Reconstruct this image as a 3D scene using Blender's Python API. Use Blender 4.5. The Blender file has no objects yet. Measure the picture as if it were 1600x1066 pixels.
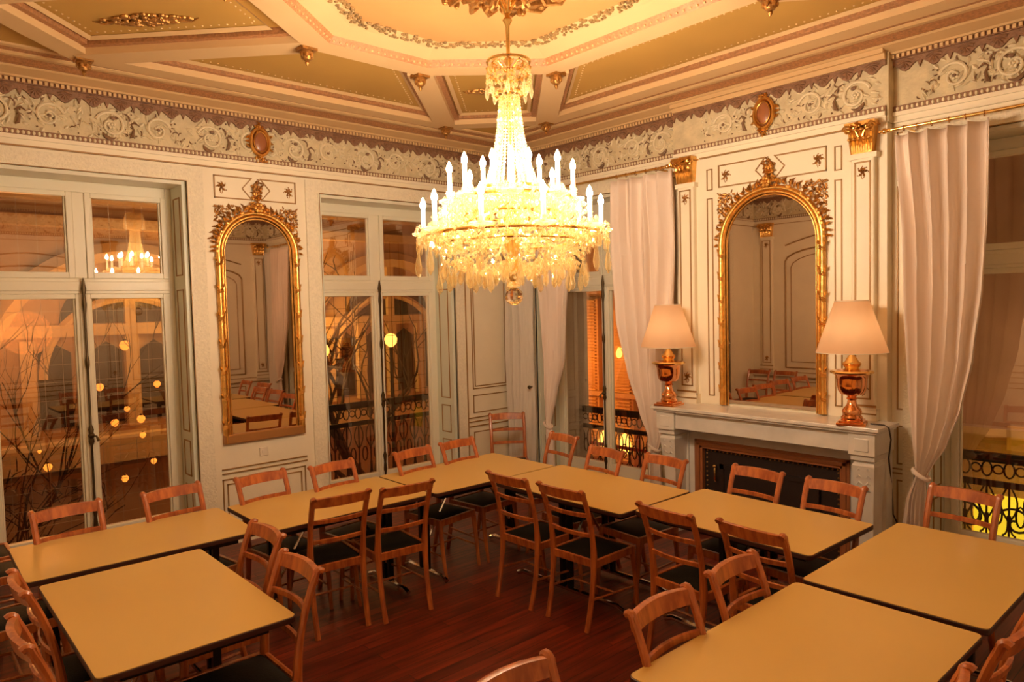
import bpy, bmesh, math, random
from mathutils import Vector, Matrix, noise
PI = math.pi
scn = bpy.context.scene
COL = scn.collection
rnd = random.Random(7)

# ------------------------------------------------------------------ camera, world, exposure
cam_d = bpy.data.cameras.new('camera'); cam = bpy.data.objects.new('camera', cam_d); COL.objects.link(cam)
CAM_R = ((0.74200333, -0.6699463, -0.02455633), (0.05020721, 0.019006, 0.99855796), (0.6685135, 0.74216624, -0.04773864))
m = Matrix.Identity(4)
for i in range(3):
    m[i][0] = CAM_R[0][i]; m[i][1] = CAM_R[1][i]; m[i][2] = -CAM_R[2][i]
m[0][3], m[1][3], m[2][3] = 0, 0, 2.095
cam.matrix_world = m
cam_d.sensor_width = 36; cam_d.lens = 1114.54 / 1600 * 36; cam_d.clip_start = 0.02; cam_d.clip_end = 200
scn.camera = cam
scn.view_settings.view_transform = 'Standard'; scn.view_settings.look = 'None'
scn.view_settings.gamma = 1; scn.view_settings.use_curve_mapping = False
scn.view_settings.exposure = 0.0
w = bpy.data.worlds.new('night_sky'); scn.world = w; w.use_nodes = True
w.node_tree.nodes['Background'].inputs[0].default_value = (0.10, 0.055, 0.035, 1)
w.node_tree.nodes['Background'].inputs[1].default_value = 0.55

BULB_STRENGTH = 760.0
WARM = (1.0, 0.78, 0.55)

def street_light(loc, power, color, size=0.3):
    l = bpy.data.lights.new('street_glow', 'POINT'); l.energy = power; l.color = color; l.shadow_soft_size = size
    o = bpy.data.objects.new('street_glow', l); o.location = loc; COL.objects.link(o)
street_light((1.6, 11.7, 1.9), 75, (1, .36, .09))
street_light((3.6, 11.6, 2.6), 70, (1, .50, .14))
street_light((5.6, 12.2, 1.9), 300, (1, .48, .10))
street_light((8.0, 8.4, 1.2), 150, (1, .30, .05))
street_light((7.3, 6.6, -.6), 60, (1, .10, .06))
street_light((9.0, 1.2, 1.2), 45, (1, .62, .40))

# ------------------------------------------------------------------ materials
def mat(name, color, rough=.5, metal=0., spec=.5, bump=0., bscale=60., var=0., vscale=4., emit=None, estr=0., coat=0., trans=0.):
    mt = bpy.data.materials.new(name); mt.use_nodes = True
    nt = mt.node_tree; b = nt.nodes['Principled BSDF']
    b.inputs['Base Color'].default_value = (*color, 1); b.inputs['Roughness'].default_value = rough
    b.inputs['Metallic'].default_value = metal; b.inputs['Specular IOR Level'].default_value = spec
    b.inputs['Coat Weight'].default_value = coat
    tc = nt.nodes.new('ShaderNodeTexCoord')
    if var > 0:
        n = nt.nodes.new('ShaderNodeTexNoise'); n.inputs['Scale'].default_value = vscale; n.inputs['Detail'].default_value = 5
        nt.links.new(tc.outputs['Object'], n.inputs['Vector'])
        r = nt.nodes.new('ShaderNodeMapRange'); r.inputs['From Min'].default_value = .3; r.inputs['From Max'].default_value = .7
        r.inputs['To Min'].default_value = 1 - var; r.inputs['To Max'].default_value = 1 + var
        nt.links.new(n.outputs['Fac'], r.inputs['Value'])
        mx = nt.nodes.new('ShaderNodeVectorMath'); mx.operation = 'SCALE'; mx.inputs[0].default_value = color
        nt.links.new(r.outputs[0], mx.inputs['Scale']); nt.links.new(mx.outputs[0], b.inputs['Base Color'])
    if bump > 0:
        n2 = nt.nodes.new('ShaderNodeTexNoise'); n2.inputs['Scale'].default_value = bscale; n2.inputs['Detail'].default_value = 3
        nt.links.new(tc.outputs['Object'], n2.inputs['Vector'])
        bp = nt.nodes.new('ShaderNodeBump'); bp.inputs['Strength'].default_value = bump; bp.inputs['Distance'].default_value = .01
        nt.links.new(n2.outputs['Fac'], bp.inputs['Height']); nt.links.new(bp.outputs[0], b.inputs['Normal'])
    if emit: b.inputs['Emission Color'].default_value = (*emit, 1); b.inputs['Emission Strength'].default_value = estr
    if trans: b.inputs['Transmission Weight'].default_value = trans
    return mt
M = {}
M['wall'] = mat('cream_paint', (.86, .77, .59), .42, bump=.12, bscale=14, var=.03)
M['jamb'] = mat('shaded_cream_paint', (.72, .74, .61), .4, var=.03)  # greener and duller than the walls: weaker direct light put into the colour
M['architrave'] = mat('stippled_cream_paint', (.83, .75, .58), .5, bump=.9, bscale=55, var=.06, vscale=40)
M['white'] = mat('window_white_paint', (.82, .77, .61), .35)
M['line'] = mat('dull_gilt_line', (.36, .20, .065), .45, metal=.2)
M['gold'] = mat('bright_gilding', (.80, .46, .13), .30, metal=1, bump=.25, bscale=45, var=.18, vscale=20)
M['oldgold'] = mat('aged_gilding', (.42, .20, .05), .42, metal=.7, bump=.5, bscale=60, var=.4, vscale=30)
M['ceil'] = mat('ochre_ceiling_panel', (.50, .28, .060), .7, var=.05, vscale=1.5)
M['ceil_mid'] = mat('pale_ochre_ceiling', (.54, .265, .088), .7, var=.03)
M['beam'] = mat('cream_beam_paint', (.68, .45, .22), .5)
M['ceil_brown'] = mat('rose_brown_moulding', (.42, .19, .075), .5, bump=.6, bscale=70, var=.25, vscale=50)
M['fr_ground'] = mat('frieze_stone_paint', (.64, .53, .33), .6, bump=.5, bscale=30, var=.15, vscale=9)
M['fr_relief'] = mat('frieze_relief_cream', (.78, .67, .46), .55)
M['fr_dark'] = mat('frieze_umber_leaf', (.22, .12, .06), .5)
M['fr_lamb'] = mat('frieze_mauve_brown', (.27, .135, .07), .55, bump=.6, bscale=60, var=.2, vscale=40)
M['glassmirror'] = mat('mirror_silvering', (.62, .50, .40), .015, metal=1)
M['iron'] = mat('dark_wrought_iron', (.03, .025, .02), .45, metal=.6)
M['bolt'] = mat('bronze_window_bolt', (.10, .065, .03), .4, metal=.8)
M['marble'] = mat('grey_white_marble', (.70, .66, .60), .22, var=.08, vscale=6)
M['woodframe'] = mat('mahogany_moulding', (.34, .12, .045), .3, coat=.3)
M['firebox'] = mat('black_brown_iron', (.035, .022, .018), .45, metal=.3, bump=.3, bscale=25)
M['seat'] = mat('black_leather', (.006, .006, .006), .55, spec=.25, bump=.2, bscale=120)
M['copper'] = mat('polished_copper', (.86, .40, .18), .12, metal=1)
M['brass'] = mat('polished_brass', (.95, .66, .25), .16, metal=1)
M['tabledge'] = mat('dark_table_edge', (.05, .015, .008), .4)
M['blacksteel'] = mat('black_steel', (.02, .02, .02), .35, metal=.6)
M['chrome'] = mat('chrome', (.8, .8, .8), .12, metal=1)
M['plastic'] = mat('ivory_switch_plastic', (.80, .70, .55), .3)
M['cable'] = mat('black_cable', (.03, .02, .015), .5)
M['candle'] = mat('candle_sleeve', (.95, .85, .65), .4, emit=(1, .78, .42), estr=1.6)  # sleeve's own emission stands in for bulb light on it
M['bulb'] = mat('lit_flame_bulb', (1, .9, .7), .4, emit=WARM, estr=BULB_STRENGTH)
M['lampbulb'] = mat('lit_lamp_bulb', (1, .9, .7), .4, emit=(1, .74, .44), estr=12)
M['concrete'] = mat('facade_stone', (.50, .34, .22), .9, var=.15, vscale=2)
M['facadelit'] = mat('lit_facade_trim', (.66, .48, .30), .9, var=.1)  # lighter than the wall stone: street light on the trim put into its colour
M['darkwin'] = mat('dark_window_glass', (.03, .02, .02), .15)
M['asphalt'] = mat('asphalt', (.05, .04, .04), .9)
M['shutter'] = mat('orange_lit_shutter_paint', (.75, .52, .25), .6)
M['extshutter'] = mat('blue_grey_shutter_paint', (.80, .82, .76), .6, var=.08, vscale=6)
M['bark'] = mat('dark_bark', (.05, .035, .028), .9, bump=.5)
M['leafdark'] = mat('dark_foliage', (.06, .05, .035), .8)
M['lantern'] = mat('lit_lantern', (1, .6, .2), .5, emit=(1, .30, .035), estr=2.6)
M['lampwhite'] = mat('lit_street_lamp', (1, .8, .4), .5, emit=(1, .55, .10), estr=4)
M['redcar'] = mat('red_awning_cloth', (.45, .03, .02), .6)
M['yellowsign'] = mat('lit_yellow_awning', (.9, .7, .05), .5, emit=(1, .72, .03), estr=1.5)
M['yelloworange'] = mat('lit_shop_window', (.9, .6, .2), .5, emit=(1, .5, .12), estr=2.2)
M['wire'] = mat('galvanised_wire', (.55, .48, .40), .4, metal=.6)

def node_mat(name, build):
    mt = bpy.data.materials.new(name); mt.use_nodes = True; nt = mt.node_tree
    for n in list(nt.nodes): nt.nodes.remove(n)
    out = nt.nodes.new('ShaderNodeOutputMaterial'); s = build(nt); nt.links.new(s, out.inputs['Surface']); return mt
def _pane(nt):
    t = nt.nodes.new('ShaderNodeBsdfTransparent'); t.inputs[0].default_value = (.86, .83, .78, 1)
    g = nt.nodes.new('ShaderNodeBsdfGlossy'); g.inputs['Roughness'].default_value = .012; g.inputs[0].default_value = (1, .9, .8, 1)
    f = nt.nodes.new('ShaderNodeLayerWeight'); f.inputs['Blend'].default_value = .22
    r = nt.nodes.new('ShaderNodeMapRange'); r.inputs['To Min'].default_value = .13; r.inputs['To Max'].default_value = .9
    nt.links.new(f.outputs['Fresnel'], r.inputs['Value'])
    mx = nt.nodes.new('ShaderNodeMixShader'); nt.links.new(r.outputs[0], mx.inputs[0])
    nt.links.new(t.outputs[0], mx.inputs[1]); nt.links.new(g.outputs[0], mx.inputs[2]); return mx.outputs[0]
M['pane'] = node_mat('window_glass', _pane)
def _crystal(nt):
    t = nt.nodes.new('ShaderNodeBsdfTransparent'); t.inputs[0].default_value = (1, .93, .76, 1)
    g = nt.nodes.new('ShaderNodeBsdfGlossy'); g.inputs['Roughness'].default_value = .06; g.inputs[0].default_value = (1, .95, .82, 1)
    d = nt.nodes.new('ShaderNodeBsdfTranslucent'); d.inputs[0].default_value = (1, .93, .74, 1)
    a = nt.nodes.new('ShaderNodeMixShader'); a.inputs[0].default_value = .5
    nt.links.new(g.outputs[0], a.inputs[1]); nt.links.new(d.outputs[0], a.inputs[2])
    f = nt.nodes.new('ShaderNodeLayerWeight'); f.inputs['Blend'].default_value = .45
    r = nt.nodes.new('ShaderNodeMapRange'); r.inputs['To Min'].default_value = .18; r.inputs['To Max'].default_value = .85
    nt.links.new(f.outputs['Facing'], r.inputs['Value'])
    mx = nt.nodes.new('ShaderNodeMixShader'); nt.links.new(r.outputs[0], mx.inputs[0])
    nt.links.new(t.outputs[0], mx.inputs[1]); nt.links.new(a.outputs[0], mx.inputs[2]); return mx.outputs[0]
M['crystal'] = node_mat('cut_crystal', _crystal)
def _ball(nt):
    b = nt.nodes.new('ShaderNodeBsdfGlass'); b.inputs['IOR'].default_value = 1.5; b.inputs['Color'].default_value = (1, .96, .9, 1); return b.outputs[0]
M['ball'] = node_mat('clear_crystal_ball', _ball)
def _shade(nt):
    d = nt.nodes.new('ShaderNodeBsdfDiffuse'); d.inputs[0].default_value = (.86, .70, .55, 1)
    t = nt.nodes.new('ShaderNodeBsdfTranslucent'); t.inputs[0].default_value = (.96, .70, .46, 1)
    mx = nt.nodes.new('ShaderNodeMixShader'); mx.inputs[0].default_value = .8
    nt.links.new(d.outputs[0], mx.inputs[1]); nt.links.new(t.outputs[0], mx.inputs[2]); return mx.outputs[0]
M['shade'] = node_mat('cream_lampshade_fabric', _shade)
def _curtain(col):
    def f(nt):
        d = nt.nodes.new('ShaderNodeBsdfDiffuse'); d.inputs[0].default_value = (*col, 1)
        t = nt.nodes.new('ShaderNodeBsdfTranslucent'); t.inputs[0].default_value = (*col, 1)
        n = nt.nodes.new('ShaderNodeTexNoise'); n.inputs['Scale'].default_value = 400
        bp = nt.nodes.new('ShaderNodeBump'); bp.inputs['Strength'].default_value = .15; bp.inputs['Distance'].default_value = .002
        nt.links.new(n.outputs['Fac'], bp.inputs['Height']); nt.links.new(bp.outputs[0], d.inputs['Normal'])
        mx = nt.nodes.new('ShaderNodeMixShader'); mx.inputs[0].default_value = .15
        nt.links.new(d.outputs[0], mx.inputs[1]); nt.links.new(t.outputs[0], mx.inputs[2]); return mx.outputs[0]
    return f
M['curtain'] = node_mat('pale_rose_curtain_cloth', _curtain((.93, .79, .68)))
M['sheer'] = node_mat('white_pleated_cloth', _curtain((.86, .78, .68)))

def wood_mat(name, c1, c2, scale, rough, coat, axis=2):
    mt = bpy.data.materials.new(name); mt.use_nodes = True; nt = mt.node_tree; b = nt.nodes['Principled BSDF']
    tc = nt.nodes.new('ShaderNodeTexCoord'); mp = nt.nodes.new('ShaderNodeMapping')
    sc = [scale] * 3; sc[axis] = scale * .12; mp.inputs['Scale'].default_value = sc
    n = nt.nodes.new('ShaderNodeTexNoise'); n.inputs['Scale'].default_value = 1; n.inputs['Detail'].default_value = 6; n.inputs['Distortion'].default_value = .6
    cr = nt.nodes.new('ShaderNodeValToRGB'); cr.color_ramp.elements[0].position = .35; cr.color_ramp.elements[1].position = .68
    cr.color_ramp.elements[0].color = (*c1, 1); cr.color_ramp.elements[1].color = (*c2, 1)
    nt.links.new(tc.outputs['Object'], mp.inputs[0]); nt.links.new(mp.outputs[0], n.inputs['Vector']); nt.links.new(n.outputs['Fac'], cr.inputs[0])
    nt.links.new(cr.outputs[0], b.inputs['Base Color']); b.inputs['Roughness'].default_value = rough; b.inputs['Coat Weight'].default_value = coat
    b.inputs['Coat Roughness'].default_value = .12
    return mt
M['chairwood'] = wood_mat('varnished_cherry_wood', (.31, .070, .018), (.56, .165, .038), 30, .32, .5)
M['laminate'] = mat('yellow_beige_laminate', (.66, .43, .125), .34, spec=.4, var=.015, vscale=2)

def floor_mat():
    mt = bpy.data.materials.new('dark_red_floorboards'); mt.use_nodes = True; nt = mt.node_tree; b = nt.nodes['Principled BSDF']
    tc = nt.nodes.new('ShaderNodeTexCoord')
    br = nt.nodes.new('ShaderNodeTexBrick'); br.inputs['Scale'].default_value = 1
    br.inputs['Brick Width'].default_value = 1.1; br.inputs['Row Height'].default_value = .085; br.inputs['Mortar Size'].default_value = .0022
    br.inputs['Color1'].default_value = (.21, .030, .012, 1); br.inputs['Color2'].default_value = (.11, .016, .008, 1); br.inputs['Mortar'].default_value = (.012, .004, .002, 1)
    nt.links.new(tc.outputs['Object'], br.inputs['Vector'])
    mp = nt.nodes.new('ShaderNodeMapping'); mp.inputs['Scale'].default_value = (2.5, 28, 1); nt.links.new(tc.outputs['Object'], mp.inputs[0])
    n = nt.nodes.new('ShaderNodeTexNoise'); n.inputs['Scale'].default_value = 1; n.inputs['Detail'].default_value = 6; nt.links.new(mp.outputs[0], n.inputs['Vector'])
    mx = nt.nodes.new('ShaderNodeMix'); mx.data_type = 'RGBA'; mx.blend_type = 'MULTIPLY'; mx.inputs[0].default_value = 1
    cr = nt.nodes.new('ShaderNodeValToRGB'); cr.color_ramp.elements[0].position = .3; cr.color_ramp.elements[1].position = .7
    cr.color_ramp.elements[0].color = (.45, .45, .45, 1); cr.color_ramp.elements[1].color = (1.5, 1.4, 1.3, 1)
    nt.links.new(n.outputs['Fac'], cr.inputs[0]); nt.links.new(br.outputs['Color'], mx.inputs[6]); nt.links.new(cr.outputs[0], mx.inputs[7])
    nt.links.new(mx.outputs[2], b.inputs['Base Color']); b.inputs['Roughness'].default_value = .38
    bp = nt.nodes.new('ShaderNodeBump'); bp.inputs['Strength'].default_value = .3; bp.inputs['Distance'].default_value = .004
    nt.links.new(br.outputs['Fac'], bp.inputs['Height']); bp.invert = True; nt.links.new(bp.outputs[0], b.inputs['Normal'])
    return mt
M['floor'] = floor_mat()

# ------------------------------------------------------------------ mesh builder
class MB:
    def __init__(s, f=None): s.v = []; s.f = []; s.map = f or (lambda p: p)
    def add(s, vs, fs):
        b = len(s.v); s.v += [tuple(s.map(tuple(p))) for p in vs]; s.f += [tuple(b + i for i in q) for q in fs]; return s
    def box(s, x0, x1, y0, y1, z0, z1):
        return s.add([(x, y, z) for z in (z0, z1) for y in (y0, y1) for x in (x0, x1)],
                     [(0, 2, 3, 1), (4, 5, 7, 6), (0, 1, 5, 4), (2, 6, 7, 3), (0, 4, 6, 2), (1, 3, 7, 5)])
    def chbox(s, x0, x1, y0, y1, z0, z1, c):      # box whose four corners seen along y are as given, chamfered front edges
        return s.prism([(x0, z0), (x1, z0), (x1, z1), (x0, z1)], y0, y1, c)
    def prism(s, poly, y0, y1, c=0):              # polygon in x,z extruded along y; front (y1) inset by c
        n = len(poly); cx = sum(p[0] for p in poly) / n; cz = sum(p[1] for p in poly) / n
        def ins(p): 
            return (p[0] + (c if p[0] < cx else -c), p[1] + (c if p[1] < cz else -c))
        rows = [[(p[0], y0, p[1]) for p in poly]]
        if c: rows += [[(p[0], y1 - c, p[1]) for p in poly], [(ins(p)[0], y1, ins(p)[1]) for p in poly]]
        else: rows += [[(p[0], y1, p[1]) for p in poly]]
        vs = [q for r in rows for q in r]; fs = [tuple(range(n)), tuple(range((len(rows) - 1) * n, len(rows) * n))]
        for k in range(len(rows) - 1):
            for i in range(n): fs.append((k * n + i, k * n + (i + 1) % n, (k + 1) * n + (i + 1) % n, (k + 1) * n + i))
        return s.add(vs, fs)
    def tube(s, pts, r, seg=8, closed=False, flat=1.0, up=None, cap=True):
        pts = [Vector(p) for p in pts]; n = len(pts)
        rs = list(r) if isinstance(r, (list, tuple)) else [r] * n
        vs = []; fs = []; prev = None
        for i, p in enumerate(pts):
            a = pts[(i - 1) % n] if (closed or i > 0) else p; b = pts[(i + 1) % n] if (closed or i < n - 1) else p
            t = (b - a); t = t.normalized() if t.length > 1e-9 else Vector((0, 0, 1))
            ref = Vector(up) if up else (prev if prev else (Vector((0, 0, 1)) if abs(t.z) < .9 else Vector((1, 0, 0))))
            x = ref - t * ref.dot(t)
            if x.length < 1e-6: x = t.orthogonal()
            x.normalize(); y = t.cross(x); prev = x
            for k in range(seg):
                an = 2 * PI * (k + .5) / seg
                vs.append(p + x * (math.cos(an) * rs[i]) + y * (math.sin(an) * rs[i] * flat))
        m_ = n if closed else n - 1
        for i in range(m_):
            for k in range(seg):
                j = (i + 1) % n; fs.append((i * seg + k, i * seg + (k + 1) % seg, j * seg + (k + 1) % seg, j * seg + k))
        if cap and not closed: fs += [tuple(range(seg)), tuple(range((n - 1) * seg, n * seg))]
        return s.add(vs, fs)
    def lathe(s, prof, c=(0, 0, 0), seg=20, cap=True):   # prof: (r, z)
        vs = []; fs = []; n = len(prof)
        for r, z in prof:
            for k in range(seg):
                a = 2 * PI * k / seg; vs.append((c[0] + r * math.cos(a), c[1] + r * math.sin(a), c[2] + z))
        for i in range(n - 1):
            for k in range(seg): fs.append((i * seg + k, i * seg + (k + 1) % seg, (i + 1) * seg + (k + 1) % seg, (i + 1) * seg + k))
        if cap: fs += [tuple(range(seg)), tuple(range((n - 1) * seg, n * seg))]
        return s.add(vs, fs)
    def ball(s, c, r, seg=8, rings=5):
        if not isinstance(r, (tuple, list)): r = (r, r, r)
        vs = [(c[0], c[1], c[2] - r[2])]; fs = []
        for i in range(1, rings):
            a = -PI / 2 + PI * i / rings
            for k in range(seg):
                b = 2 * PI * k / seg; vs.append((c[0] + r[0] * math.cos(a) * math.cos(b), c[1] + r[1] * math.cos(a) * math.sin(b), c[2] + r[2] * math.sin(a)))
        vs.append((c[0], c[1], c[2] + r[2])); L = len(vs) - 1
        for k in range(seg):
            fs.append((0, 1 + (k + 1) % seg, 1 + k)); fs.append((L, L - seg + k, L - seg + (k + 1) % seg))
        for i in range(rings - 2):
            for k in range(seg): fs.append((1 + i * seg + k, 1 + i * seg + (k + 1) % seg, 1 + (i + 1) * seg + (k + 1) % seg, 1 + (i + 1) * seg + k))
        return s.add(vs, fs)
    def sheet(s, rows, thick=None):
        n = len(rows[0]); vs = [q for r in rows for q in r]; fs = []
        for i in range(len(rows) - 1):
            for k in range(n - 1): fs.append((i * n + k, i * n + k + 1, (i + 1) * n + k + 1, (i + 1) * n + k))
        return s.add(vs, fs)
    def rect(s, u0, u1, z0, z1, o=0, w_=.012, d=.008):     # outline of thin moulding in a wall frame (u, o, z)
        s.box(u0, u1, o, o + d, z0, z0 + w_); s.box(u0, u1, o, o + d, z1 - w_, z1)
        s.box(u0, u0 + w_, o, o + d, z0, z1); return s.box(u1 - w_, u1, o, o + d, z0, z1)
    def build(s, name, mt, parent=None, smooth=False, loc=None, bevel=0, solid=0, rot=None, kind=None):
        me = bpy.data.meshes.new(name); me.from_pydata(s.v, [], s.f)
        bm = bmesh.new(); bm.from_mesh(me); bmesh.ops.recalc_face_normals(bm, faces=bm.faces); bm.to_mesh(me); bm.free()
        me.materials.append(M[mt] if isinstance(mt, str) else mt)
        if smooth:
            me.shade_smooth()
            try: me.set_sharp_from_angle(angle=math.radians(38))
            except Exception: pass
        o = bpy.data.objects.new(name, me); COL.objects.link(o)
        if parent: o.parent = parent
        if loc: o.location = loc
        if rot: o.rotation_euler = rot
        if kind: o['kind'] = kind
        if bevel:
            b = o.modifiers.new('bevel', 'BEVEL'); b.width = bevel; b.segments = 2; b.limit_method = 'ANGLE'
        if solid:
            b = o.modifiers.new('solid', 'SOLIDIFY'); b.thickness = solid
        return o
def empty(name, loc=(0, 0, 0), rz=0, label=None, cat=None, group=None, kind=None, parent=None):
    o = bpy.data.objects.new(name, None); COL.objects.link(o); o.location = loc; o.rotation_euler = (0, 0, rz); o.empty_display_size = .05
    return tag(o, label, cat, group, kind, parent)
def tag(o, label=None, cat=None, group=None, kind=None, parent=None):
    if label: o['label'] = label
    if cat: o['category'] = cat
    if group: o['group'] = group
    if kind: o['kind'] = kind
    if parent: o.parent = parent
    return o
def copy_tree(o, parent=None):
    c = o.copy(); COL.objects.link(c); c.parent = parent
    for ch in list(o.children): copy_tree(ch, c)
    return c

# wall frames: (u along wall, o out into the room, z)
XB, XC, YA, YD, XBR = 5.80, -.24, 6.5, -.45, 5.70
CEIL = 4.0
fA = lambda p: (p[0], YA - p[1], p[2])
fB = lambda p: (XB - p[1], p[0], p[2])
fBr = lambda p: (XBR - p[1], p[0], p[2])
fC = lambda p: (XC + p[1], p[0], p[2])
fD = lambda p: (p[0], YD + p[1], p[2])

def arc(cx, cz, r, a0, a1, n=16, o=0, rz=None):
    rz = rz or r
    return [(cx + r * math.cos(a0 + (a1 - a0) * i / n), o, cz + rz * math.sin(a0 + (a1 - a0) * i / n)) for i in range(n + 1)]
def cluster(mb, u, z, ru, rz, n, rr, o=.01, d=.02):
    for _ in range(n):
        a = rr.uniform(0, 2 * PI); q = math.sqrt(rr.random()); x = u + ru * q * math.cos(a); y = z + rz * q * math.sin(a)
        if rr.random() < .6:
            s_ = rr.uniform(.007, .017); mb.ball((x, o + d * (1 - q), y), (s_, s_ * .9, s_ * rr.uniform(.6, 1.4)), 6, 4)
        else:
            b = rr.uniform(0, 2 * PI); L = rr.uniform(.02, .05)
            mb.tube([(x, o, y), (x + L * .5 * math.cos(b), o + d, y + L * .5 * math.sin(b)), (x + L * math.cos(b + .7), o, y + L * math.sin(b + .7))], [.006, .008, .002], 5)
def leaf(mb, p, ang, L, W, o=.0, d=.014):     # pointed leaf lying on a wall frame
    c, s_ = math.cos(ang), math.sin(ang); u, z = p; n = 5; vs = []
    for i in range(n + 1):
        t = i / n; ww = W * math.sin(PI * min(1, t * .85 + .12)) * (1 - t * .3) * .5; h = d * math.sin(PI * (.15 + .8 * t))
        for k, hh in ((-1, .3), (0, 1), (1, .3)):
            x = t * L; y = k * ww; vs.append((u + x * c - y * s_, o + h * hh, z + x * s_ + y * c))
    fs = []
    for i in range(n):
        for k in range(2): fs.append((i * 3 + k, i * 3 + k + 1, (i + 1) * 3 + k + 1, (i + 1) * 3 + k))
    mb.add(vs, fs)
def flower(mb, u, z, r, o=.0, n=6):
    mb.ball((u, o + .012, z), (r * .35, .014, r * .35), 7, 4)
    for i in range(n): 
        a = 2 * PI * i / n; mb.ball((u + r * .62 * math.cos(a), o + .005, z + r * .62 * math.sin(a)), (r * .38, .012, r * .38), 6, 4)
def sprig(mb, u, z, s_, o=0):
    flower(mb, u, z, s_ * .35, o, 5)
    for a in (.4, 1.2, 1.95, 2.75, 4.1, 5.3): leaf(mb, (u + s_ * .3 * math.cos(a), z + s_ * .3 * math.sin(a)), a + .3, s_ * .62, s_ * .5, o, .01); mb.ball((u + s_ * .95 * math.cos(a + .4), o, z + s_ * .95 * math.sin(a + .4)), (s_ * .13, .006, s_ * .13), 5, 4)
    mb.tube([(u, o + .003, z), (u + s_ * .2, o + .003, z - s_ * .7), (u, o + .003, z - s_ * 1.2)], .003, 4)

# ------------------------------------------------------------------ shell
mb = MB(); mb.box(XC - .2, 6.3, YD - .2, 7.0, -.12, 0); tag(mb.build('floor', 'floor'), kind='structure')
ceiling = MB().box(XC - .2, 6.3, YD - .2, 7.0, CEIL, CEIL + .15).build('ceiling', 'ceil'); tag(ceiling, kind='structure')

WT = .42                              # wall thickness
def wall_with(openings, u0, u1, f, name, top=4.0):
    mb = MB(f); cur = u0
    for a, b, h in openings:
        mb.box(cur, a, -WT, 0, 0, top); mb.box(a, b, -WT, 0, h, top); cur = b
    mb.box(cur, u1, -WT, 0, 0, top)
    return tag(mb.build(name, 'wall'), kind='structure')
HOPEN = 3.25
W1 = (.57, 2.10); W2 = (3.34, 4.98); W3 = (4.40, 6.00); W4 = (.27, 1.87)
wall_left = wall_with([(W1[0], W1[1], HOPEN), (W2[0], W2[1], HOPEN)], XC - .42, 6.3, fA, 'wall_left')
wall_right = wall_with([(W4[0], W4[1], HOPEN), (W3[0], W3[1], HOPEN)], YD, YA, fB, 'wall_right')
wall_back = wall_with([], YD, YA, fC, 'wall_back')
wall_front = wall_with([], XC - .42, 6.3, fD, 'wall_front')
MB().box(XBR, XB + .01, 2.10, 3.97, 0, 4.0).build('chimney_breast', 'wall', wall_right)

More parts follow.
